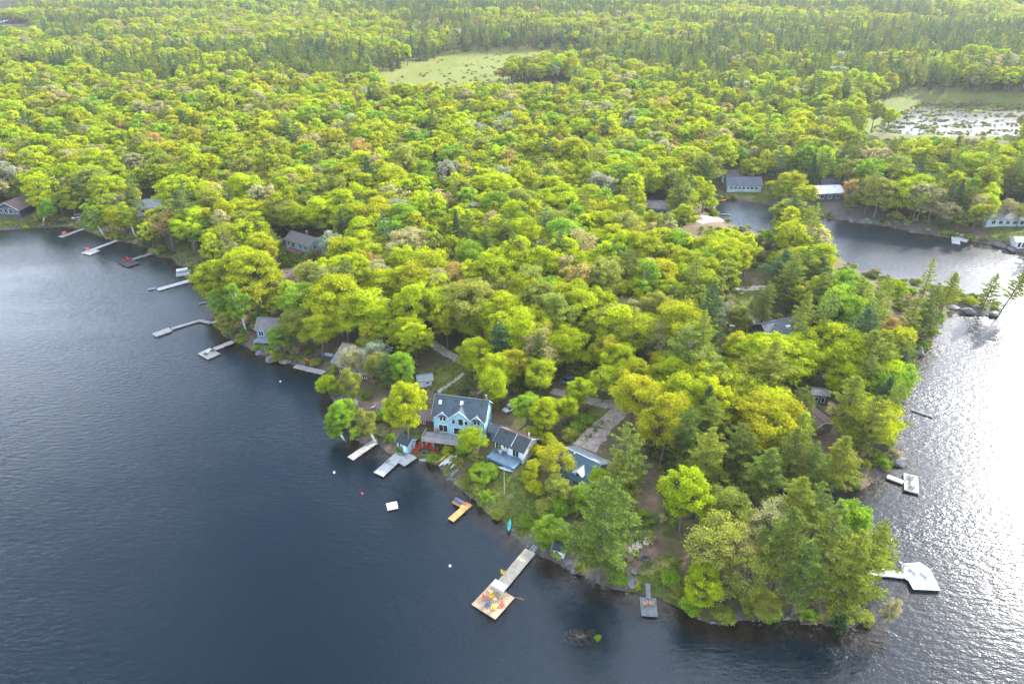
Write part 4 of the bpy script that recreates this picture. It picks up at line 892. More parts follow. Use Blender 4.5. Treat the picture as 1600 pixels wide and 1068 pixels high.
# ------------------------------------------------------------------ docks
def boards(mb, x0, x1, y0, y1, z, along='x', bw=.17, gap=.02, t=.05):
    """planks laid across a strip; `along` is the way the strip runs"""
    n = max(1, int(((x1-x0) if along == 'x' else (y1-y0))/(bw+gap)))
    for i in range(n):
        if along == 'x':
            a = x0+(x1-x0)*i/n; mb.box((a+bw/2, (y0+y1)/2+random.uniform(-.015, .015), z+random.uniform(-.006, .006)), ((x1-x0)/n-gap, y1-y0, t))
        else:
            a = y0+(y1-y0)*i/n; mb.box(((x0+x1)/2+random.uniform(-.015, .015), a+bw/2, z+random.uniform(-.006, .006)), (x1-x0, (y1-y0)/n-gap, t))
def dock(label, pts, widths, mat, z=.45, sec=3.0, floats=True, name='dock', posts=True, platform=None, z_end=None):
    """a dock along pixel points at height z; sections are separate parts"""
    W = [pix(a, b, z) for a, b in pts]
    if z_end is not None: W[-1] = pix(pts[-1][0], pts[-1][1], z_end)
    c = W[0]; r = thing(name, label, 'dock', (c[0], c[1], 0), 0)
    for i in range(len(W)-1):
        a, b = W[i]-c, W[i+1]-c; L = math.hypot(b[0]-a[0], b[1]-a[1]); ang = math.atan2(b[1]-a[1], b[0]-a[0]); w = widths[i] if isinstance(widths, (list, tuple)) else widths
        n = max(1, round(L/sec)); tilt = -math.atan2(b[2]-a[2], L)
        for k in range(n):
            l0, l1 = L*k/n+.02, L*(k+1)/n-.02; m_ = MB(); boards(m_, l0, l1, -w/2, w/2, .0)
            zz = z+(b[2]-a[2])*(k+.5)/n+i*.012
            for s in (-1, 1): m_.box(((l0+l1)/2, s*(w/2-.05), -.14), (l1-l0, .07, .2))
            o = m_.build('deck_section', M[mat], r); o.location = (a[0], a[1], zz); o.rotation_euler = (0, tilt, ang)
            if floats:
                f = MB().box(((l0+l1)/2, 0, -.36), (max(.4, (l1-l0)*.82), w*.8, .34)).build('float', M['float_black'], o)
            elif posts:
                for s in (-1, 1): MB().tube([(l1-.2, s*(w/2+.05), -zz-.9), (l1-.2, s*(w/2+.05), .35)], [.06, .06], 6).build('post', M['post'], o)
    return r, W
def plat(r, W0, quad, mat, z=.46, name='platform', fl=True):
    """a platform from four pixel corners, planked along its first edge, child of dock r"""
    q = [pix(a, b, z) for a, b in quad]; o_ = np.array(r.location)
    c = sum(q)/4; ang = math.atan2(q[1][1]-q[0][1], q[1][0]-q[0][0])
    L = (np.linalg.norm(q[1]-q[0])+np.linalg.norm(q[2]-q[3]))/2; Wd = (np.linalg.norm(q[3]-q[0])+np.linalg.norm(q[2]-q[1]))/2
    m_ = MB(); boards(m_, -L/2, L/2, -Wd/2, Wd/2, 0)
    for s in (-1, 1): m_.box((0, s*(Wd/2-.04), -.15), (L, .08, .22)); m_.box((s*(L/2-.05), 0, -.152), (.08, Wd-.18, .218))
    o = m_.build(name, M[mat], r); o.location = (c[0]-o_[0], c[1]-o_[1], z); o.rotation_euler = (0, 0, ang)
    if fl:
        for s in (-1, 1): MB().box((0, s*Wd*.3, -.38), (L*.9, Wd*.28, .34)).build('float', M['float_black'], o)
    return o, c, ang, L, Wd
# seats and tables
def adirondack(label, at, rz, mat, group=None, s=1.15, z=None, legs=True):
    r = thing('deck_chair', label, 'chair', (at[0], at[1], at[2]), rz, group); m_ = M[mat]; r.scale = (s, s, s)
    sb = MB()
    for k in range(5): sb.box((0, -.28+k*.13, .36-k*.035), (.54, .11, .025), 0, -.26)
    sb.build('seat', m_, r)
    bb = MB()
    for k in range(5):
        h = (.74, .86, .9, .86, .74)[k]; bb.box((-.22+k*.11, .34+.5*h*.42, .22+.5*h*.92), (.095, .025, h), 0, -.42)
    bb.build('backrest', m_, r)
    for e in (-1, 1):
        MB().box((e*.36, -.02, .53), (.14, .74, .028)).build('arm', m_, r)
        MB().box((e*.31, -.3, .26), (.04, .1, .52)).build('leg', m_, r)
        MB().hexa([(e*.29-.02,.05,.2),(e*.29+.02,.05,.2),(e*.29+.02,.62,.0),(e*.29-.02,.62,.0),(e*.29-.02,.05,.32),(e*.29+.02,.05,.32),(e*.29+.02,.62,.1),(e*.29-.02,.62,.1)]).build('leg', m_, r)
    return r
def lounger(label, at, rz, mat, frame='black', group=None):
    r = thing('sun_lounger', label, 'sun lounger', tuple(at), rz, group)
    MB().box((0, .35, .36), (.72, 1.25, .1)).build('seat', M[mat], r); MB().box((0, -.55, .58), (.72, .75, .1), 0, -.65).build('backrest', M[mat], r)
    for x in (-.3, .3):
        for y in (-.35, .85): MB().box((x, y, .16), (.05, .05, .32)).build('leg', M[frame], r)
    return r
def hull(L, W, D, k=11, peak=1.15, open_=False):
    """closed kayak / canoe hull, bow along x"""
    mb = MB(); n = 8
    for i in range(k):
        t = i/(k-1)*2-1; w = max(.02, W/2*(1-abs(t)**2.3)); lift = D*.45*abs(t)**3
        for j in range(n):
            a = math.pi*2*j/n; y = math.cos(a)*w; z = math.sin(a)
            z = D*.5+(z*D*.5 if z < 0 else z*D*(.28 if not open_ else .02)*(1-abs(t)*.4))+lift
            mb.v.append((t*L/2, y, z))
    for i in range(k-1):
        for j in range(n): j2 = (j+1) % n; a = i*n; mb.f.append((a+j, a+j2, a+n+j2, a+n+j))
    mb.f.append(tuple(range(n-1, -1, -1))); mb.f.append(tuple((k-1)*n+j for j in range(n))); return mb
def kayak(label, at, rz, mat, L=3.6, W=.72, D=.36, name='kayak', cat='kayak', flip=False, tilt=0.0, seatm='black', group=None):
    r = thing(name, label, cat, tuple(at), rz, group)
    r.rotation_euler = (math.pi if flip else tilt, 0, rz)
    if flip: r.location.z += D*.9
    hull(L, W, D, open_=name == 'canoe').build('hull', M[mat], r, True)
    if name == 'kayak':
        cp = MB(); k = 10; n0 = 0
        for s_, z_ in ((1.0, D*.77), (.8, D*.80), (.78, D*.72)):
            for j in range(k): a = 6.283*j/k; cp.v.append((math.cos(a)*.42*s_-.1, math.sin(a)*.2*s_, z_))
        for q in range(2):
            for j in range(k): j2 = (j+1) % k; cp.f.append((q*k+j, q*k+j2, (q+1)*k+j2, (q+1)*k+j))
        cp.f.append(tuple(2*k+j for j in range(k))); cp.build('cockpit', M[seatm], r)
    else:
        for x in (-L*.2, L*.22): MB().box((x, 0, D*.52), (.22, W*.86, .03)).build('thwart', M['board_tan'], r)
    return r
def at(px_, py_, z): return pix(px_, py_, z)
def on_ground(px_, py_, dz=.02):
    g = ground(px_, py_); return (g[0], g[1], g[2]+dz)

# the big dock with the coloured chairs
r, W_ = dock('long tan plank dock ending in a square platform with coloured chairs', [(782,916),(806,887),(829,860)], 2.5, 'board_warm', .5, 2.4)
pq = [(740,945),(775,967),(801,934),(766,908)]
plat(r, W_, pq, 'board_tan', .53)
rp = MB()
g0, g1 = pix(827,862,.6)-W_[0], pix(838,849,1.1)-W_[0]
for e in (-.55, .15, .55): rp.tube([(g0[0]+e*.8, g0[1]-e*.5, g0[2]), (g1[0]+e*.8, g1[1]-e*.5, g1[2])], [.07, .07], 6)
for k in range(5): t = (k+.5)/5; q = g0*(1-t)+g1*t; rp.box((q[0], q[1], q[2]-.03), (1.2, .1, .05), math.radians(-32))
rp.build('ramp', M['steel'], r).location = (0, 0, 0)
DZ = .56
adirondack('pink deck chair on the big platform, nearest its left edge', at(759,936,DZ), math.radians(60), 'red_faded')
adirondack('blue deck chair on the big platform', at(763.5,945,DZ), math.radians(115), 'blue')
adirondack('yellow deck chair at the front of the big platform', at(772,950,DZ), math.radians(160), 'yellow')
adirondack('red deck chair on the big platform, nearest its right corner', at(784,946,DZ), math.radians(230), 'red')
adirondack('yellow deck chair at the back of the big platform beside the canopy', at(768,933,DZ), math.radians(20), 'yellow')
adirondack('small yellow chair half way along the long tan dock', at(787,896,.56), math.radians(60), 'yellow', s=.9)
# canopy swing seat
p = at(780,925,DZ); sw = thing('canopy_swing', 'cream canopied swing seat at the back of the big platform', 'swing seat', tuple(p), math.radians(-36))
MB().box((0, 0, 2.0), (3.0, 1.6, .1), 0, .12).build('canopy', M['offwhite_cloth'], sw)
for x in (-1.4, 1.4):
    MB().tube([(x,-.8,0),(x,0,2.0),(x,.8,0)], [.05,.05,.05], 6).build('frame', M['steel'], sw)
MB().box((0, -.05, .55), (2.2, .7, .14)).build('seat', M['offwhite_cloth'], sw); MB().box((0, .34, .9), (2.2, .12, .6), 0, -.2).build('backrest', M['offwhite_cloth'], sw)
bq = thing('cooler', 'dark blue cooler beside the cream swing seat', 'cooler', tuple(at(767,926,DZ)), math.radians(-36))
MB().box((0,0,.25), (.9,.5,.5)).build('body', M['blue'], bq); MB().box((0,0,.54), (.94,.54,.08)).build('lid', M['white'], bq)
rt = thing('side_table', 'small low wooden table amid the coloured chairs', 'table', tuple(at(773,938,DZ)), .3)
MB().box((0,0,.42), (.8,.8,.05)).build('tabletop', M['board_tan'], rt)
for a, b in ((-.3,-.3),(.3,-.3),(.3,.3),(-.3,.3)): MB().box((a,b,.2), (.06,.06,.4)).build('leg', M['board_tan'], rt)

# the cedar dock below the white cottage
r, W_ = dock('fresh orange cedar dock with a side platform', [(704,812),(734,786)], 1.6, 'board_orange', .5, 2.4, floats=False)
plat(r, W_, [(706,784),(728,796),(736,789),(714,777)], 'board_orange', .53, fl=False)
adirondack('pale blue deck chair on the cedar dock, the left one', at(714,782,.56), math.radians(150), 'blue')
adirondack('pale blue deck chair on the cedar dock, the right one', at(720,786,.56), math.radians(150), 'blue')
# the concrete slip, the weathered dock and the raft
r, W_ = dock('wide pale grey slip running out from the blue boathouse', [(591,741),(627,709)], 2.9, 'board_white', .42, 4.2, floats=False, posts=False, z_end=.6)
plat(r, W_, [(612,714),(628,724),(654,718),(634,704)], 'concrete', .52, 'apron', fl=False)
b = thing('rowing_boat', 'dark covered boat parked at the blue boathouse door', 'boat', tuple(at(626,710,.62)), math.radians(-30)); hull(2.6, 1.2, .5, open_=True).build('hull', M['green'], b, True); MB().box((0,0,.34), (1.4,.8,.14)).build('cover', M['board_grey'], b)
k_ = thing('bench', 'small low wooden bench on the pale slip', 'bench', tuple(at(606,722,.5)), math.radians(50)); MB().box((0,0,.4), (1.2,.4,.06)).build('seat', M['board_grey'], k_)
for x in (-.5, .5): MB().box((x,0,.2), (.08,.36,.36)).build('leg', M['board_grey'], k_)
r, W_ = dock('weathered dock left of the blue boathouse with a pale patch', [(547,716),(590,687)], 2.0, 'board_pale', .45, 3.0, floats=False, z_end=.6)
r = thing('swim_raft', 'square white swimming raft floating off the slip', 'raft', tuple(at(613,792,0)), math.radians(18))
m_ = MB(); boards(m_, -1.2, 1.2, -1.2, 1.2, .42); m_.build('deck', M['board_white'], r)
for s in (-1, 1): MB().tube([(-1.2, s*.8, .16), (1.2, s*.8, .16)], [.24, .24], 8).build('float', M['float_black'], r)
MB().tube([(1.2,-.3,-.4),(1.22,-.3,.9),(1.22,.3,.9),(1.2,.3,-.4)], [.03]*4, 5).build('ladder', M['steel'], r)
# small grey dock at the point
r, W_ = dock('small square grey dock at the point with two tan chairs', [(1013,936),(1012,912)], .9, 'board_grey', .5, 2.4, floats=False, z_end=.9)
plat(r, W_, [(1000,960),(1027,962),(1026,934),(1002,933)], 'board_grey', .52, fl=True)
adirondack('tan wooden chair on the small grey dock, the left one', at(1008,944,.56), math.radians(180), 'tanwood')
adirondack('tan wooden chair on the small grey dock, the right one', at(1018,944,.56), math.radians(180), 'tanwood')
# right-hand docks
r, W_ = dock('big pale five-sided swim platform off the right shore', [(1410,897),(1386,894),(1352,893)], 1.9, 'board_white', .5, 3.0)
o_ = np.array(r.location); q = [pix(*a, .56)-o_ for a in ((1427,920),(1470,922),(1453,888),(1438,878),(1408,880),(1410,900),(1420,907))]
m_ = MB(); m_.slab([(v[0], v[1], .5) for v in q], .08); pl = m_.build('platform', M['board_white'], r)
mm_ = sum(q)/len(q); MB().slab([(mm_[0]+(v[0]-mm_[0])*.97, mm_[1]+(v[1]-mm_[1])*.97, .1) for v in q], .38).build('float', M['float_black'], pl)
lounger('pale lounger on the right-hand swim platform, the left one', at(1428,892,.6), math.radians(30), 'offwhite_cloth'); lounger('pale lounger on the right-hand swim platform, the right one', at(1446,898,.6), math.radians(30), 'offwhite_cloth')
lounger('folded sun chair at the back corner of the right-hand swim platform', at(1411,884,.6), math.radians(20), 'board_grey')
r, W_ = dock('short walkway and pale platform by the granite rocks on the right shore', [(1412,753),(1386,743)], 1.6, 'board_pale', .5, 3.0)
plat(r, W_, [(1411,764),(1434,770),(1437,744),(1414,739)], 'board_pale', .53)
adirondack('grey chair on the platform by the granite rocks', at(1421,747,.57), math.radians(200), 'board_grey', s=1.3)
adirondack('second grey chair at the lower edge of the rocks platform', at(1425,762,.57), math.radians(40), 'board_grey')
dock('narrow dark log dock off the right shore', [(1458,651),(1424,639)], .8, 'board_grey', .3, 4.0)
dock('low brown dock under the trees at the tip of the point', [(1249,968),(1276,969)], 1.6, 'deck_brown', .4, 3.0, floats=False)
r, W_ = dock('white cross-shaped dock in the right bay', [(1474,363),(1508,369)], 2.4, 'board_white', .5, 4.0)
plat(r, W_, [(1485,379),(1498,381),(1502,366),(1489,364)], 'board_white', .54); plat(r, W_, [(1497,375),(1510,378),(1514,374),(1500,371)], 'board_white', .50, 'side_platform')
b = thing('covered_boat', 'white-covered boat moored at the cross-shaped dock', 'boat', tuple(at(1469,357,.05)), math.radians(-8)); hull(6.5, 2.3, 1.3, open_=True).build('hull', M['white'], b, True); MB().slab([(-2.9,-.95,1.0),(2.4,-.95,1.0),(2.4,.95,1.0),(-2.9,.95,1.0)], .25).build('cover', M['metal_pale'], b)
for k in range(4): adirondack(f"white chair on the cross-shaped dock, {('first','second','third','fourth')[k]} from the left", at(1478+k*8,363.5+k*1.6,.6), math.radians(180), 'white', s=1.3)
dock('thin dark dock in the cove', [(1116,322),(1117,330)], .9, 'board_grey', .4, 4.0); dock('low grey jetty across the cove', [(1122,334),(1142,335)], 1.0, 'board_grey', .4, 4.0)
kayak('orange kayak on the cove shore', at(1131,313,.3), math.radians(30), 'orange', 4.2, .8); kayak('teal kayak on the cove shore behind the orange one', at(1137,309.5,.5), math.radians(10), 'teal', 4.2, .8)
# left-hand docks
r, W_ = dock('pale dock at the far left with red chairs near its end', [(93,370),(108,365),(131,357)], [2.6,1.6], 'board_pale', .45, 4.0)
adirondack('red chair on the far-left pale dock, the left one', at(99,367,.5), math.radians(30), 'red_faded', s=1.35); adirondack('red chair on the far-left pale dock, the right one', at(104,366,.5), math.radians(60), 'red_faded', s=1.35)
r, W_ = dock('white dock with a T end and two red chairs', [(146,389),(183,375)], 1.7, 'board_white', .45, 4.0)
plat(r, W_, [(129,395),(142,398),(153,391),(141,388)], 'board_white', .48)
adirondack('red chair on the T-ended dock, the nearer one', at(139,393,.52), math.radians(40), 'red_faded', s=1.35); adirondack('red chair on the T-ended dock, the farther one', at(137,390,.52), math.radians(100), 'red_faded', s=1.35)
r, W_ = dock('grey dock with a dark square end and red chairs below the left lawn', [(206,405),(235,396),(258,388)], [1.8,1.2], 'board_grey', .45, 4.0, z_end=1.0)
plat(r, W_, [(185,409),(201,418),(216,410),(200,402)], 'float_black', .48)
for k, (a, b_) in enumerate(((193,408),(207,408),(201,406))): adirondack(f"red chair on the dark square dock end, {('left','right','back')[k]} one", at(a, b_, .52), math.radians(180-60*k), 'red', s=1.35)
dock('long white dock beside the pontoon boat', [(246,452),(303,436)], 2.4, 'board_white', .45, 4.5)
r = thing('swim_raft', 'small dark raft moored off the end of the long white dock', 'raft', tuple(at(237,452,0)), .5)
m_ = MB(); boards(m_, -1.3, 1.3, -1.0, 1.0, .3); m_.build('deck', M['board_grey'], r); MB().box((0,0,.12), (2.3,1.7,.26)).build('float', M['float_black'], r)
b = thing('pontoon_boat', 'white pontoon boat with a canopy on a mast by the left shore', 'boat', tuple(at(288,429,.0)), math.radians(24))
for s in (-1, 1): MB().tube([(-3,s*.85,.2),(2.6,s*.85,.2),(3.1,s*.85,.35)], [.3,.3,.08], 8).build('pontoon', M['steel'], b)
MB().box((0,0,.56), (5.6,2.3,.12)).build('deck', M['board_grey'], b); MB().box((-.4,0,2.3), (4.0,2.2,.1)).build('canopy', M['white'], b)
for x in (-2.2, 1.4):
    for s in (-1, 1): MB().tube([(x,s*1.0,.6),(x,s*1.0,2.3)], [.03,.03], 5).build('canopy_pole', M['steel'], b)
for s in (-1, 1): MB().box((0,s*1.1,.95), (5.4,.06,.6)).build('fence', M['white'], b)
MB().tube([(1.8,0,.6),(1.8,0,7.5)], [.07,.05], 6).build('mast', M['steel'], b)
dock('thin grey dock half hidden by trees', [(310,474),(340,468)], .9, 'board_grey', .35, 4.0)
r, W_ = dock('long kinked tan dock with a wide outer end', [(268,513),(312,500),(330,504),(348,499)], [1.3,1.3,1.4], 'board_pale', .45, 4.0)
plat(r, W_, [(238,521),(243,525),(269,517),(264,511)], 'board_pale', .48)
r, W_ = dock('pale dock with a square end carrying two dark loungers', [(334,545),(364,534)], 1.9, 'board_pale', .45, 4.0, z_end=.7)
plat(r, W_, [(309,552),(325,561),(343,552),(328,543)], 'board_pale', .48)
lounger('dark cushioned lounger on the square dock end, the left one', at(323,554,.52), math.radians(70), 'black'); lounger('dark cushioned lounger on the square dock end, the right one', at(333,549,.52), math.radians(80), 'black')
r, W_ = dock('tan shore deck with kayaks below the big weathered roof', [(461,571),(507,582)], 2.0, 'board_pale', .6, 3.0, floats=False)
adirondack('blue chair at the left end of the tan shore deck', at(470,566,.9), math.radians(160), 'blue', s=1.3); adirondack('red chair beside the blue chair on the tan shore deck', at(474,568,.8), math.radians(160), 'red_faded', s=1.1)
g = on_ground(479,563,.35); kayak('orange kayak leaning above the tan shore deck', g, math.radians(-40), 'orange', 3.6, .8, tilt=.3)
g = on_ground(512,557,.1); b = thing('rowing_boat', 'dark blue tarped boat on the shore beside the big weathered roof', 'boat', g, math.radians(-12)); hull(5.2, 1.9, .9, open_=True).build('hull', M['blue'], b, True); MB().box((.4,0,.8), (3.0,1.3,.2)).build('cover', M['white'], b)

# ------------------------------------------------------------------ boats drawn up on land
for k, (c, mt, lb) in enumerate((((690,717),'yellow','yellow kayak on the lawn, first of the row of five'),((697,720),'white','longest white kayak on the lawn, beside the yellow one'),((702,719),'white','white kayak third in the row on the lawn'),
        ((708,718),'white','white kayak fourth in the row on the lawn'))):
    kayak(lb, on_ground(*c, .05), math.radians(52+3*k), mt, (4.6,5.4,4.6,4.4)[k], 1.0, .4, seatm='black' if mt == 'yellow' else 'trim', flip=k > 1)
kayak('upturned off-white canoe at the right end of the kayak row', on_ground(713,724,.05), math.radians(56), 'offwhite_cloth', 4.6, .95, .5, 'canoe', 'canoe', flip=True)
kayak('teal kayak standing bow-out on the shore by the long dock', on_ground(796,822,.15), math.radians(84), 'teal', 3.8, .8, .36)
kayak('white boat upturned under the edge of the blue deck', on_ground(789,734,.2), math.radians(-24), 'white', 4.6, 1.1, .5, 'canoe', 'canoe', flip=True)
kayak('red canoe lying beside the blue shore cottage', on_ground(387,521,.1), math.radians(8), 'red', 4.6, 1.0, .5, 'canoe', 'canoe', flip=True)
kayak('green canoe below the red one on the left shore', on_ground(381,525,.1), math.radians(6), 'green', 5.0, 1.0, .5, 'canoe', 'canoe', flip=True)
kayak('teal kayak stood on end by the dark red shed', tuple(np.array(on_ground(595,639,1.5))), math.radians(70), 'teal', 3.6, .8, .36)
kayak('white kayak leaning on the rack by the dark red shed', on_ground(588,636,.4), math.radians(40), 'white', 3.8, .8, .36)
kayak('small yellow kayak on the shore left of the boathouse', on_ground(556,646,.1), math.radians(10), 'yellow', 3.0, .9, .4)
kayak('teal canoe on the grass by the far-left docks', on_ground(143,353,.1), math.radians(10), 'teal', 5, 1.1, .5, 'canoe', 'canoe', flip=True)
kayak('blue canoe beneath the pale birch by the left shore', on_ground(205,372,.1), math.radians(0), 'blue', 5, 1.1, .5, 'canoe', 'canoe', flip=True)
kayak('red canoe on the shore right of the dark house', on_ground(76,345,.2), math.radians(20), 'red', 4.6, 1.0, .5, 'canoe', 'canoe', flip=True)
kayak('pale green canoe on the far rocky shore of the bay', on_ground(1354,347,.1), math.radians(-50), 'teal', 5, 1.0, .5, 'canoe', 'canoe')

# ------------------------------------------------------------------ fire pits, chairs and tables ashore
fp = on_ground(664,709); f = thing('fire_pit', 'round stone fire pit ringed by red chairs', 'fire pit', fp)
for k in range(10): a = 6.283*k/10; MB().box((math.cos(a)*.8, math.sin(a)*.8, .18), (.46,.3,.36), a+1.57).build('stone', M['rock'], f)
MB().tube([(0,0,.02),(0,0,.12)], [.62,.62], 10).build('ash', M['black'], f)
for k, (a, b) in enumerate(((650,707),(653,702),(658,699),(666,699),(672,701),(671,713),(676,710),(679,707))):
    p = on_ground(a, b); adirondack('red deck chair around the stone fire pit, '+('lowest on the left','second on the left','third on the left','first at the back','second at the back','lowest on the right','middle on the right','highest on the right')[k], p,
        math.atan2(fp[1]-p[1], fp[0]-p[0])+math.pi/2, 'red', 'red chairs around the fire pit', s=1.3)
dz_ = hb.location.z
for k, (a, b, mt, lb) in enumerate(((684,672,'red_faded','faded red chair at the left end of the light blue house deck'),(700,670,'red','dark red chair at the middle of the light blue house deck'),(708,672,'red','dark red chair behind the small tree on the light blue house deck'))):
    p = pix(a, b, dz_+.4); adirondack(lb, (p[0], p[1], dz_), math.radians(170), mt, s=1.4)
zc = hw.location.z
for k, (a, b, mt, lb) in enumerate(((776,703,'siding_mid','blue chair at the left of the blue painted deck'),(789,706,'siding_mid','blue chair in the middle of the blue painted deck'))):
    p = pix(a, b, zc+.3); adirondack(lb, (p[0], p[1], zc-.02), math.radians(150+40*k), mt, s=1.3)
p = pix(782,707,zc); t_ = thing('round_table', 'small white round table on the blue painted deck', 'table', (p[0], p[1], zc-.02)); MB().tube([(0,0,.68),(0,0,.74)], [.55,.55], 14).build('tabletop', M['white'], t_); MB().tube([(0,0,0),(0,0,.68)], [.25,.06], 8).build('pedestal', M['white'], t_)
fp = on_ground(1008,873); f = thing('fire_pit', 'small stone fire pit in the bare clearing at the point', 'fire pit', fp)
for k in range(9): a = 6.283*k/9; MB().box((math.cos(a)*.7, math.sin(a)*.7, .15), (.44,.28,.3), a+1.57).build('stone', M['rock_dark'], f)
MB().tube([(0,0,.02),(0,0,.1)], [.55,.55], 10).build('ash', M['black'], f)
for k, (a, b) in enumerate(((989,864),(993,859),(998,856),(1009,851))):
    p = on_ground(a, b); adirondack('cream chair in the point clearing, '+('nearest the pine','second from the pine','third from the pine','beside the picnic table')[k], p, math.atan2(fp[1]-p[1], fp[0]-p[0])+math.pi/2, 'cream', 'cream chairs at the point', s=1.3)
def picnic(label, c, deg, mat):
    r = thing('picnic_table', label, 'picnic table', on_ground(*c), math.radians(deg))
    t = MB(); [t.box((0, -.32+k*.16, .76), (1.9, .14, .05)) for k in range(5)]; t.build('tabletop', M[mat], r)
    for s in (-1, 1): MB().box((0, s*.72, .45), (1.9, .28, .05)).build('bench', M[mat], r)
    for x in (-.7, .7):
        for s in (-1, 1): MB().hexa([(x-.04,s*.72-.05,0),(x+.04,s*.72-.05,0),(x+.04,s*.72+.05,0),(x-.04,s*.72+.05,0),(x-.04,s*.25-.05,.74),(x+.04,s*.25-.05,.74),(x+.04,s*.25+.05,.74),(x-.04,s*.25+.05,.74)]).build('leg', M[mat], r)
picnic('tan picnic table at the back of the point clearing', (1014,846), 75, 'tanwood'); picnic('weathered picnic table left of the tan one', (1003,841), 20, 'shingle_brown'); picnic('brown picnic table right of the tan one', (1022,846), -15, 'deck_brown')
wp = thing('wood_pile', 'stack of pale split logs beside the lawn lot shore', 'wood pile', on_ground(712,741), math.radians(48))
for i in range(6):
    for j in range(3): MB().tube([(-1.2+i*.42, -.3, .18+j*.34), (-1.2+i*.42, .3, .18+j*.34)], [.17,.17], 7).build('log', M['board_grey'], wp)
pole = thing('flagpole', 'thin white flagpole on the lawn of the white cottage', 'flagpole', on_ground(788,772)); MB().tube([(0,0,0),(0,0,8)], [.06,.04], 7).build('pole', M['white'], pole); MB().tube([(0,0,8),(0,0,8.15)], [.09,.05], 7).build('finial', M['white'], pole)
pole = thing('flagpole', 'thin pale pole on the shore left of the dark red shed', 'flagpole', on_ground(561,647)); MB().tube([(0,0,0),(0,0,9)], [.08,.05], 7).build('pole', M['board_pale'], pole); MB().tube([(0,0,4),(0,0,4.4)], [.22,.22], 8).build('lamp', M['white'], pole)
# buoys
for (a, b, mt, lb) in ((522,738,'white','white mooring buoy left of the weathered dock'),(566,771,'red','red mooring buoy in open water'),(703,884,'white','tiny white buoy left of the big dock'),(438,596,'white','white buoy off the granite ledge')):
    q = at(a, b, 0); o = thing('buoy', lb, 'buoy', tuple(q)); MB().tube([(0,0,-.2),(0,0,-.1),(0,0,.1),(0,0,.3),(0,0,.38)], [.05,.22,.3,.2,.05], 10).build('float', M[mt], o, True); MB().tube([(0,0,.38),(0,0,.5)], [.05,.05], 6).build('ring', M['steel'], o)
lg = thing('driftwood_log', 'dark log floating beside the big platform', 'log', tuple(at(812,935,.05)), math.radians(-15)); MB().tube([(-1,0,0),(0,.05,.05),(1,-.05,0)], [.12,.16,.08], 7).build('trunk', M['bark'], lg); MB().tube([(.2,0,.1),(.4,.3,.4)], [.05,.02], 5).build('branch', M['bark'], lg)

# ------------------------------------------------------------------ cars
def car(label, c, deg, paint, L=4.7, W=1.9, H=1.75, van=False):
    r = thing('parked_car', label, 'car', on_ground(*c), math.radians(deg)); x, y = L/2, W/2
    b = MB(); sec = [(-x,.45,.75),(-x+.1,.38,.95),(-x+1.1,.34,1.0),(x-.9,.34,1.02),(x-.05,.4,.95),(x,.5,.8)]
    for q in sec: b.v += [(q[0],-y*.96,q[1]),(q[0],y*.96,q[1]),(q[0],y,q[2]*.8),(q[0],y*.9,q[2]),(q[0],-y*.9,q[2]),(q[0],-y,q[2]*.8)]
    for i in range(len(sec)-1):
        for j in range(6): j2 = (j+1) % 6; b.f.append((i*6+j, i*6+j2, i*6+6+j2, i*6+6+j))
    b.f += [tuple(range(5, -1, -1)), tuple(30+j for j in range(6))]; body = b.build('body', M[paint], r, True)
    z0, f0, f1 = .98, (-x+.2 if van else -x+1.0), (x-.3)
    MB().hexa([(f0,-y*.88,z0),(f1,-y*.88,z0),(f1,y*.88,z0),(f0,y*.88,z0),(f0+.55,-y*.74,H-.05),(f1-.35,-y*.74,H-.05),(f1-.35,y*.74,H-.05),(f0+.55,y*.74,H-.05)]).build('window', M['glass'], r)
    MB().box(((f0+f1)/2+.1, 0, H-.02), (f1-f0-.85, W*.75, .07)).build('roof', M[paint], r)
    for wx in (-x+.85, x-.85):
        for s in (-1, 1):
            t = MB().tube([(wx, s*(y-.22), .34), (wx, s*(y-.01), .34)], [.34,.34], 12).build('wheel', M['rubber'], r); MB().tube([(wx, s*(y-.02), .34), (wx, s*(y+.01), .34)], [.2,.2], 10).build('rim', M['steel'], t)
    for s in (-1, 1):
        MB().box((-x-.01, s*y*.62, .72), (.06,.34,.14)).build('headlight', M['trim'], r); MB().box((x+.01, s*y*.66, .78), (.06,.26,.16)).build('tail_light', M['red'], r)
car('grey and white car parked between the light blue house and the lot', (799,640), 40, 'car_white', 5.0, 2.0, 1.8)
car('dark teal car parked under the trees behind the lot', (889,598), 10, 'car_blue')
car('dark grey car parked by the pale blue bungalow', (437,378), 20, 'car_grey')
car('pale car on the driveway of the dark-roofed house', (1143,497), 70, 'car_white')
car('white car on the left lawn track', (121,341), 60, 'car_white')

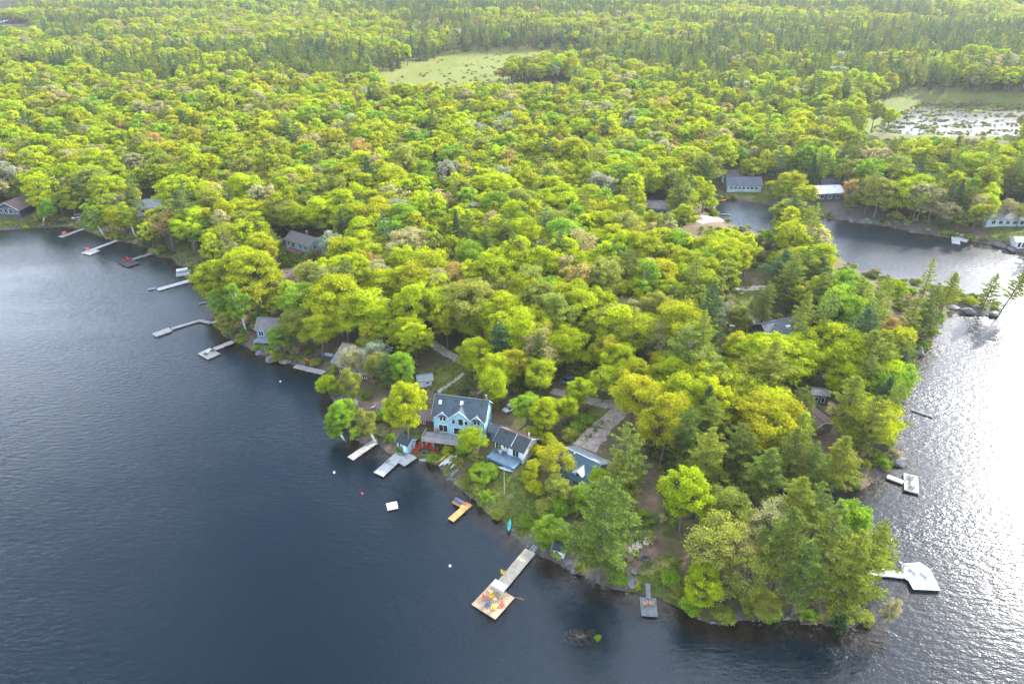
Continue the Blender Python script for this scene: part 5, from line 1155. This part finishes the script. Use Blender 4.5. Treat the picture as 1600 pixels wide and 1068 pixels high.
# ------------------------------------------------------------------ rocks
def boulder(seed, k=2):
    r_ = np.random.default_rng(seed); import bmesh
    bm = bmesh.new(); bmesh.ops.create_icosphere(bm, subdivisions=k, radius=1.0)
    cut = r_.normal(size=(5, 3)); cut /= np.linalg.norm(cut, axis=1, keepdims=True)
    for v in bm.verts:
        p = np.array(v.co)
        for c in cut:
            d = p@c
            if d > .62: p = p-c*(d-.62)*.9
        p = p*(1+.10*math.sin(p[0]*5+seed)*math.sin(p[1]*4+seed*2)); v.co = p*[1.25, .85, .6]
    me = bpy.data.meshes.new('boulder'); bm.to_mesh(me); bm.free(); me.materials.append(M['rock']); return me
BO = [boulder(400+i) for i in range(5)]; BOD = []
for b in BO: c = b.copy(); c.materials.clear(); c.materials.append(M['rock_dark']); BOD.append(c)
for k, (a, b, s, dk_, lb) in enumerate(((989,892,.9,0,'pale flat boulder in the clearing at the point'),(987,909,1.5,0,'large cracked grey boulder near the small grey dock'),(981,912,.9,0,'smaller grey boulder left of the large cracked one'),
    (888,878,1.0,0,'pale boulder on the shore right of the tiny white shed'),(897,893,.8,0,'pale boulder at the foot of the big pine'),(853,838,.7,0,'rounded boulder by the ramp of the long dock'),
    (428,562,2.2,0,'smooth sloping granite boulder below the blue shore cottage'),(446,566,1.6,0,'granite boulder at the right end of the ledge'),(404,552,1.4,0,'granite boulder at the left end of the ledge'),
    (1404,724,2.4,0,'pale granite outcrop at the platform dock on the right shore'),(1392,714,1.8,0,'granite outcrop behind the platform dock on the right shore'),(1434,548,2.6,1,'dark granite bluff at the upper right shore'),
    (1412,552,2.0,1,'dark granite block left of the bluff'),(1512,488,2.4,1,'dark ledge at the middle of the rocky spit'),(1552,492,2.0,1,'dark ledge at the tip of the rocky spit'),(1490,482,1.8,1,'dark ledge at the root of the rocky spit'),
    (1424,362,2.2,1,'dark rock on the far shore left of the cross-shaped dock'),(1384,352,2.0,1,'dark rock on the far shore of the bay'),(1332,346,2.0,1,'grey rock below the white-roofed house'),(1560,384,2.6,1,'dark rock pile near the open boathouse'),(1580,390,2.4,1,'dark rock just below the open boathouse'))):
    g = ground(a, b); m_ = (BOD if dk_ else BO)[k % 5]; o = obj('boulder', m_, None, (g[0], g[1], max(g[2], 0)+s*.12), random.random()*6.28); o.scale = (s, s, s*.9); tag(o, lb, 'boulder', 'boulders along the shore')
# a reef of stones with a bush off the point
def stones(name, cen, rad, n, lo, hi, label, squash=.35):
    V, F = [], []; base = [np.array([v.co[:] for v in m_.vertices]) for m_ in BO]; fc = np.array([p.vertices[:] for p in BO[0].polygons]); off = 0
    for i in range(n):
        a = random.random()*6.283; q = math.sqrt(random.random()); x = cen[0]+math.cos(a)*rad[0]*q; y = cen[1]+math.sin(a)*rad[1]*q; s = random.uniform(lo, hi)*(1.2-.6*q)
        z = max(gz(x, y), -.05)-s*.1 if rad[2] is None else rad[2]-q*q*.35
        b = base[i % 5]; t = random.random()*6.283; ct, st_ = math.cos(t), math.sin(t)
        V.append(np.stack([(b[:,0]*ct-b[:,1]*st_)*s+x, (b[:,0]*st_+b[:,1]*ct)*s+y, b[:,2]*s*squash+z], 1)); F.append(fc+off); off += len(b)
    o = obj(name, fast_mesh(name, np.vstack(V), np.vstack(F), M['rock_brown'])); return stuff(o, label, 'stones')
q = pix(908, 992, 0); stones('reef_stones', q, (3.6, 1.9, -.04), 150, .12, .42, 'stones of a small reef just off the point')
def bush(label, c, H, R, tn, v=0, z=None):
    g = ground(*c) if z is None else np.array([*pix(c[0], c[1], z)[:2], z]); p = BUSH[v % 3]
    r = thing('bush', label, 'bush', tuple(g), random.random()*6); r.scale = (R/p['R'], R/p['R'], H/p['H']); c_ = TINT[tn]; w = random.uniform(.85, 1.1)
    o = obj('crown', p['crown'], r); o.color = (c_[0]*w, c_[1]*w, c_[2]*w, 1); obj('stem', p['trunk'], r)
bush('low green bush growing on the stone reef', (934,998), .7, .6, 'fresh green', 0, -.05)
for k, (a, b, H, R, tn, lb) in enumerate(((822,818,1.6,1.8,'fresh green','green bush on the bank above the teal kayak'),(778,806,1.2,1.5,'olive green','olive bush at the lower corner of the lawn lot'),(850,850,2.2,2.0,'fresh green','green bush at the head of the long dock'),
    (862,842,2.6,2.2,'dark green','dark bush behind the tiny white shed'),(852,800,2.4,2.4,'olive green','olive bush on the slope below the grey cottage'),(876,800,3.0,2.6,'fresh green','green bush left of the big pine'),(836,768,2.2,2.0,'golden green','golden bush on the right edge of the lawn lot'),
    (826,752,2.4,2.0,'golden green','golden bush beside the blue deck'),(870,712,2.6,2.2,'golden green','golden bush by the grey cottage corner'),(572,672,2.2,2.2,'olive green','olive bush above the weathered dock'),(598,676,2.0,2.2,'tan budding','tan bush at the head of the weathered dock'),
    (612,690,1.8,1.6,'fresh green','green bush left of the blue boathouse'),(586,655,1.6,1.8,'olive green','olive bush below the dark red shed'),(768,742,2.2,2.2,'fresh green','green bush below the left end of the blue deck'),
    (700,708,1.6,1.6,'lime green','lime bush behind the kayak row'),(724,706,2.0,2.0,'fresh green','green bush right of the tan stair'),(1048,908,2.0,2.0,'fresh green','green bush on the lawn of the point'),(1058,928,1.8,1.8,'olive green','olive bush by the shore right of the small grey dock'),
    (1080,950,2.2,2.2,'fresh green','green bush under the oaks at the point shore'),(1130,966,1.8,2.0,'olive green','olive bush at the waterline below the oaks'),(1200,962,2.0,2.2,'fresh green','green bush at the waterline below the pines'),(968,908,1.4,1.6,'fresh green','low green bush beside the big pine'),
    (1500,468,2.0,2.6,'olive green','olive bush on the rocky spit'),(1516,474,1.8,2.4,'golden green','golden bush beside the spit pines'),(1480,462,2.2,2.6,'tan budding','tan bush at the root of the spit'),(912,660,2.0,2.2,'fresh green','green bush on the bank left of the gravel drive'),
    (900,672,2.0,2.2,'fresh green','second green bush down the bank left of the gravel drive'),(890,684,2.2,2.2,'olive green','olive bush at the foot of the gravel drive'),(730,620,2.0,2.0,'dark green','dark bush behind the light blue house'),(1350,968,1.2,1.8,'olive green','olive scrub at the very tip of the point'))):
    bush(lb, (a, b), H*1.15, R, tn, k)
# small shore stones, too many to count
sv = []; 
SH_ = pxpoly(SHORE)
base = [np.array([v.co[:] for v in m_.vertices]) for m_ in BO]; fc = np.array([p.vertices[:] for p in BO[0].polygons]); V, F, off = [], [], 0
cand = []
for i in range(len(SH_)-1):
    L = np.linalg.norm(SH_[i+1]-SH_[i])
    for k in range(int(L*(1.6 if i > 20 else .8))): t = random.random(); cand.append(SH_[i]*(1-t)+SH_[i+1]*t+np.random.default_rng(i*999+k).normal(size=2)*1.3)
cand = np.array(cand); cz_ = terrain(cand[:, 0], cand[:, 1]); sel = (cz_ > -.5) & (cz_ < .7) & (fbm(cand[:,0]/9, cand[:,1]/9, 77, 2) > .42)
for (x, y), z in zip(cand[sel], cz_[sel]):
    s = .14+.5*random.random()**3; b = base[random.randrange(5)]; t = random.random()*6.283; ct, st_ = math.cos(t), math.sin(t)
    V.append(np.stack([(b[:,0]*ct-b[:,1]*st_)*s+x, (b[:,0]*st_+b[:,1]*ct)*s+y, b[:,2]*s*.7+z+s*.1], 1)); F.append(fc+off); off += len(b)
stuff(obj('shore_stones', fast_mesh('shore_stones', np.vstack(V), np.vstack(F), M['rock'])), 'loose grey stones along the waterline', 'stones')

# ------------------------------------------------------------------ the hazy air
hz, n, l, b = newmat('hazy_air'); n.remove(b); pv = n.new("ShaderNodeVolumePrincipled")
pv.inputs["Color"].default_value = (.93, .95, 1.0, 1); pv.inputs["Density"].default_value = HAZE; pv.inputs["Anisotropy"].default_value = .2
l.new(pv.outputs[0], n["Material Output"].inputs["Volume"])
ho = MB().box((0, 2500, 58), (6300, 5080, 126)).build('haze', hz); stuff(ho, 'thin pale haze hanging over the lake and forest', 'haze')
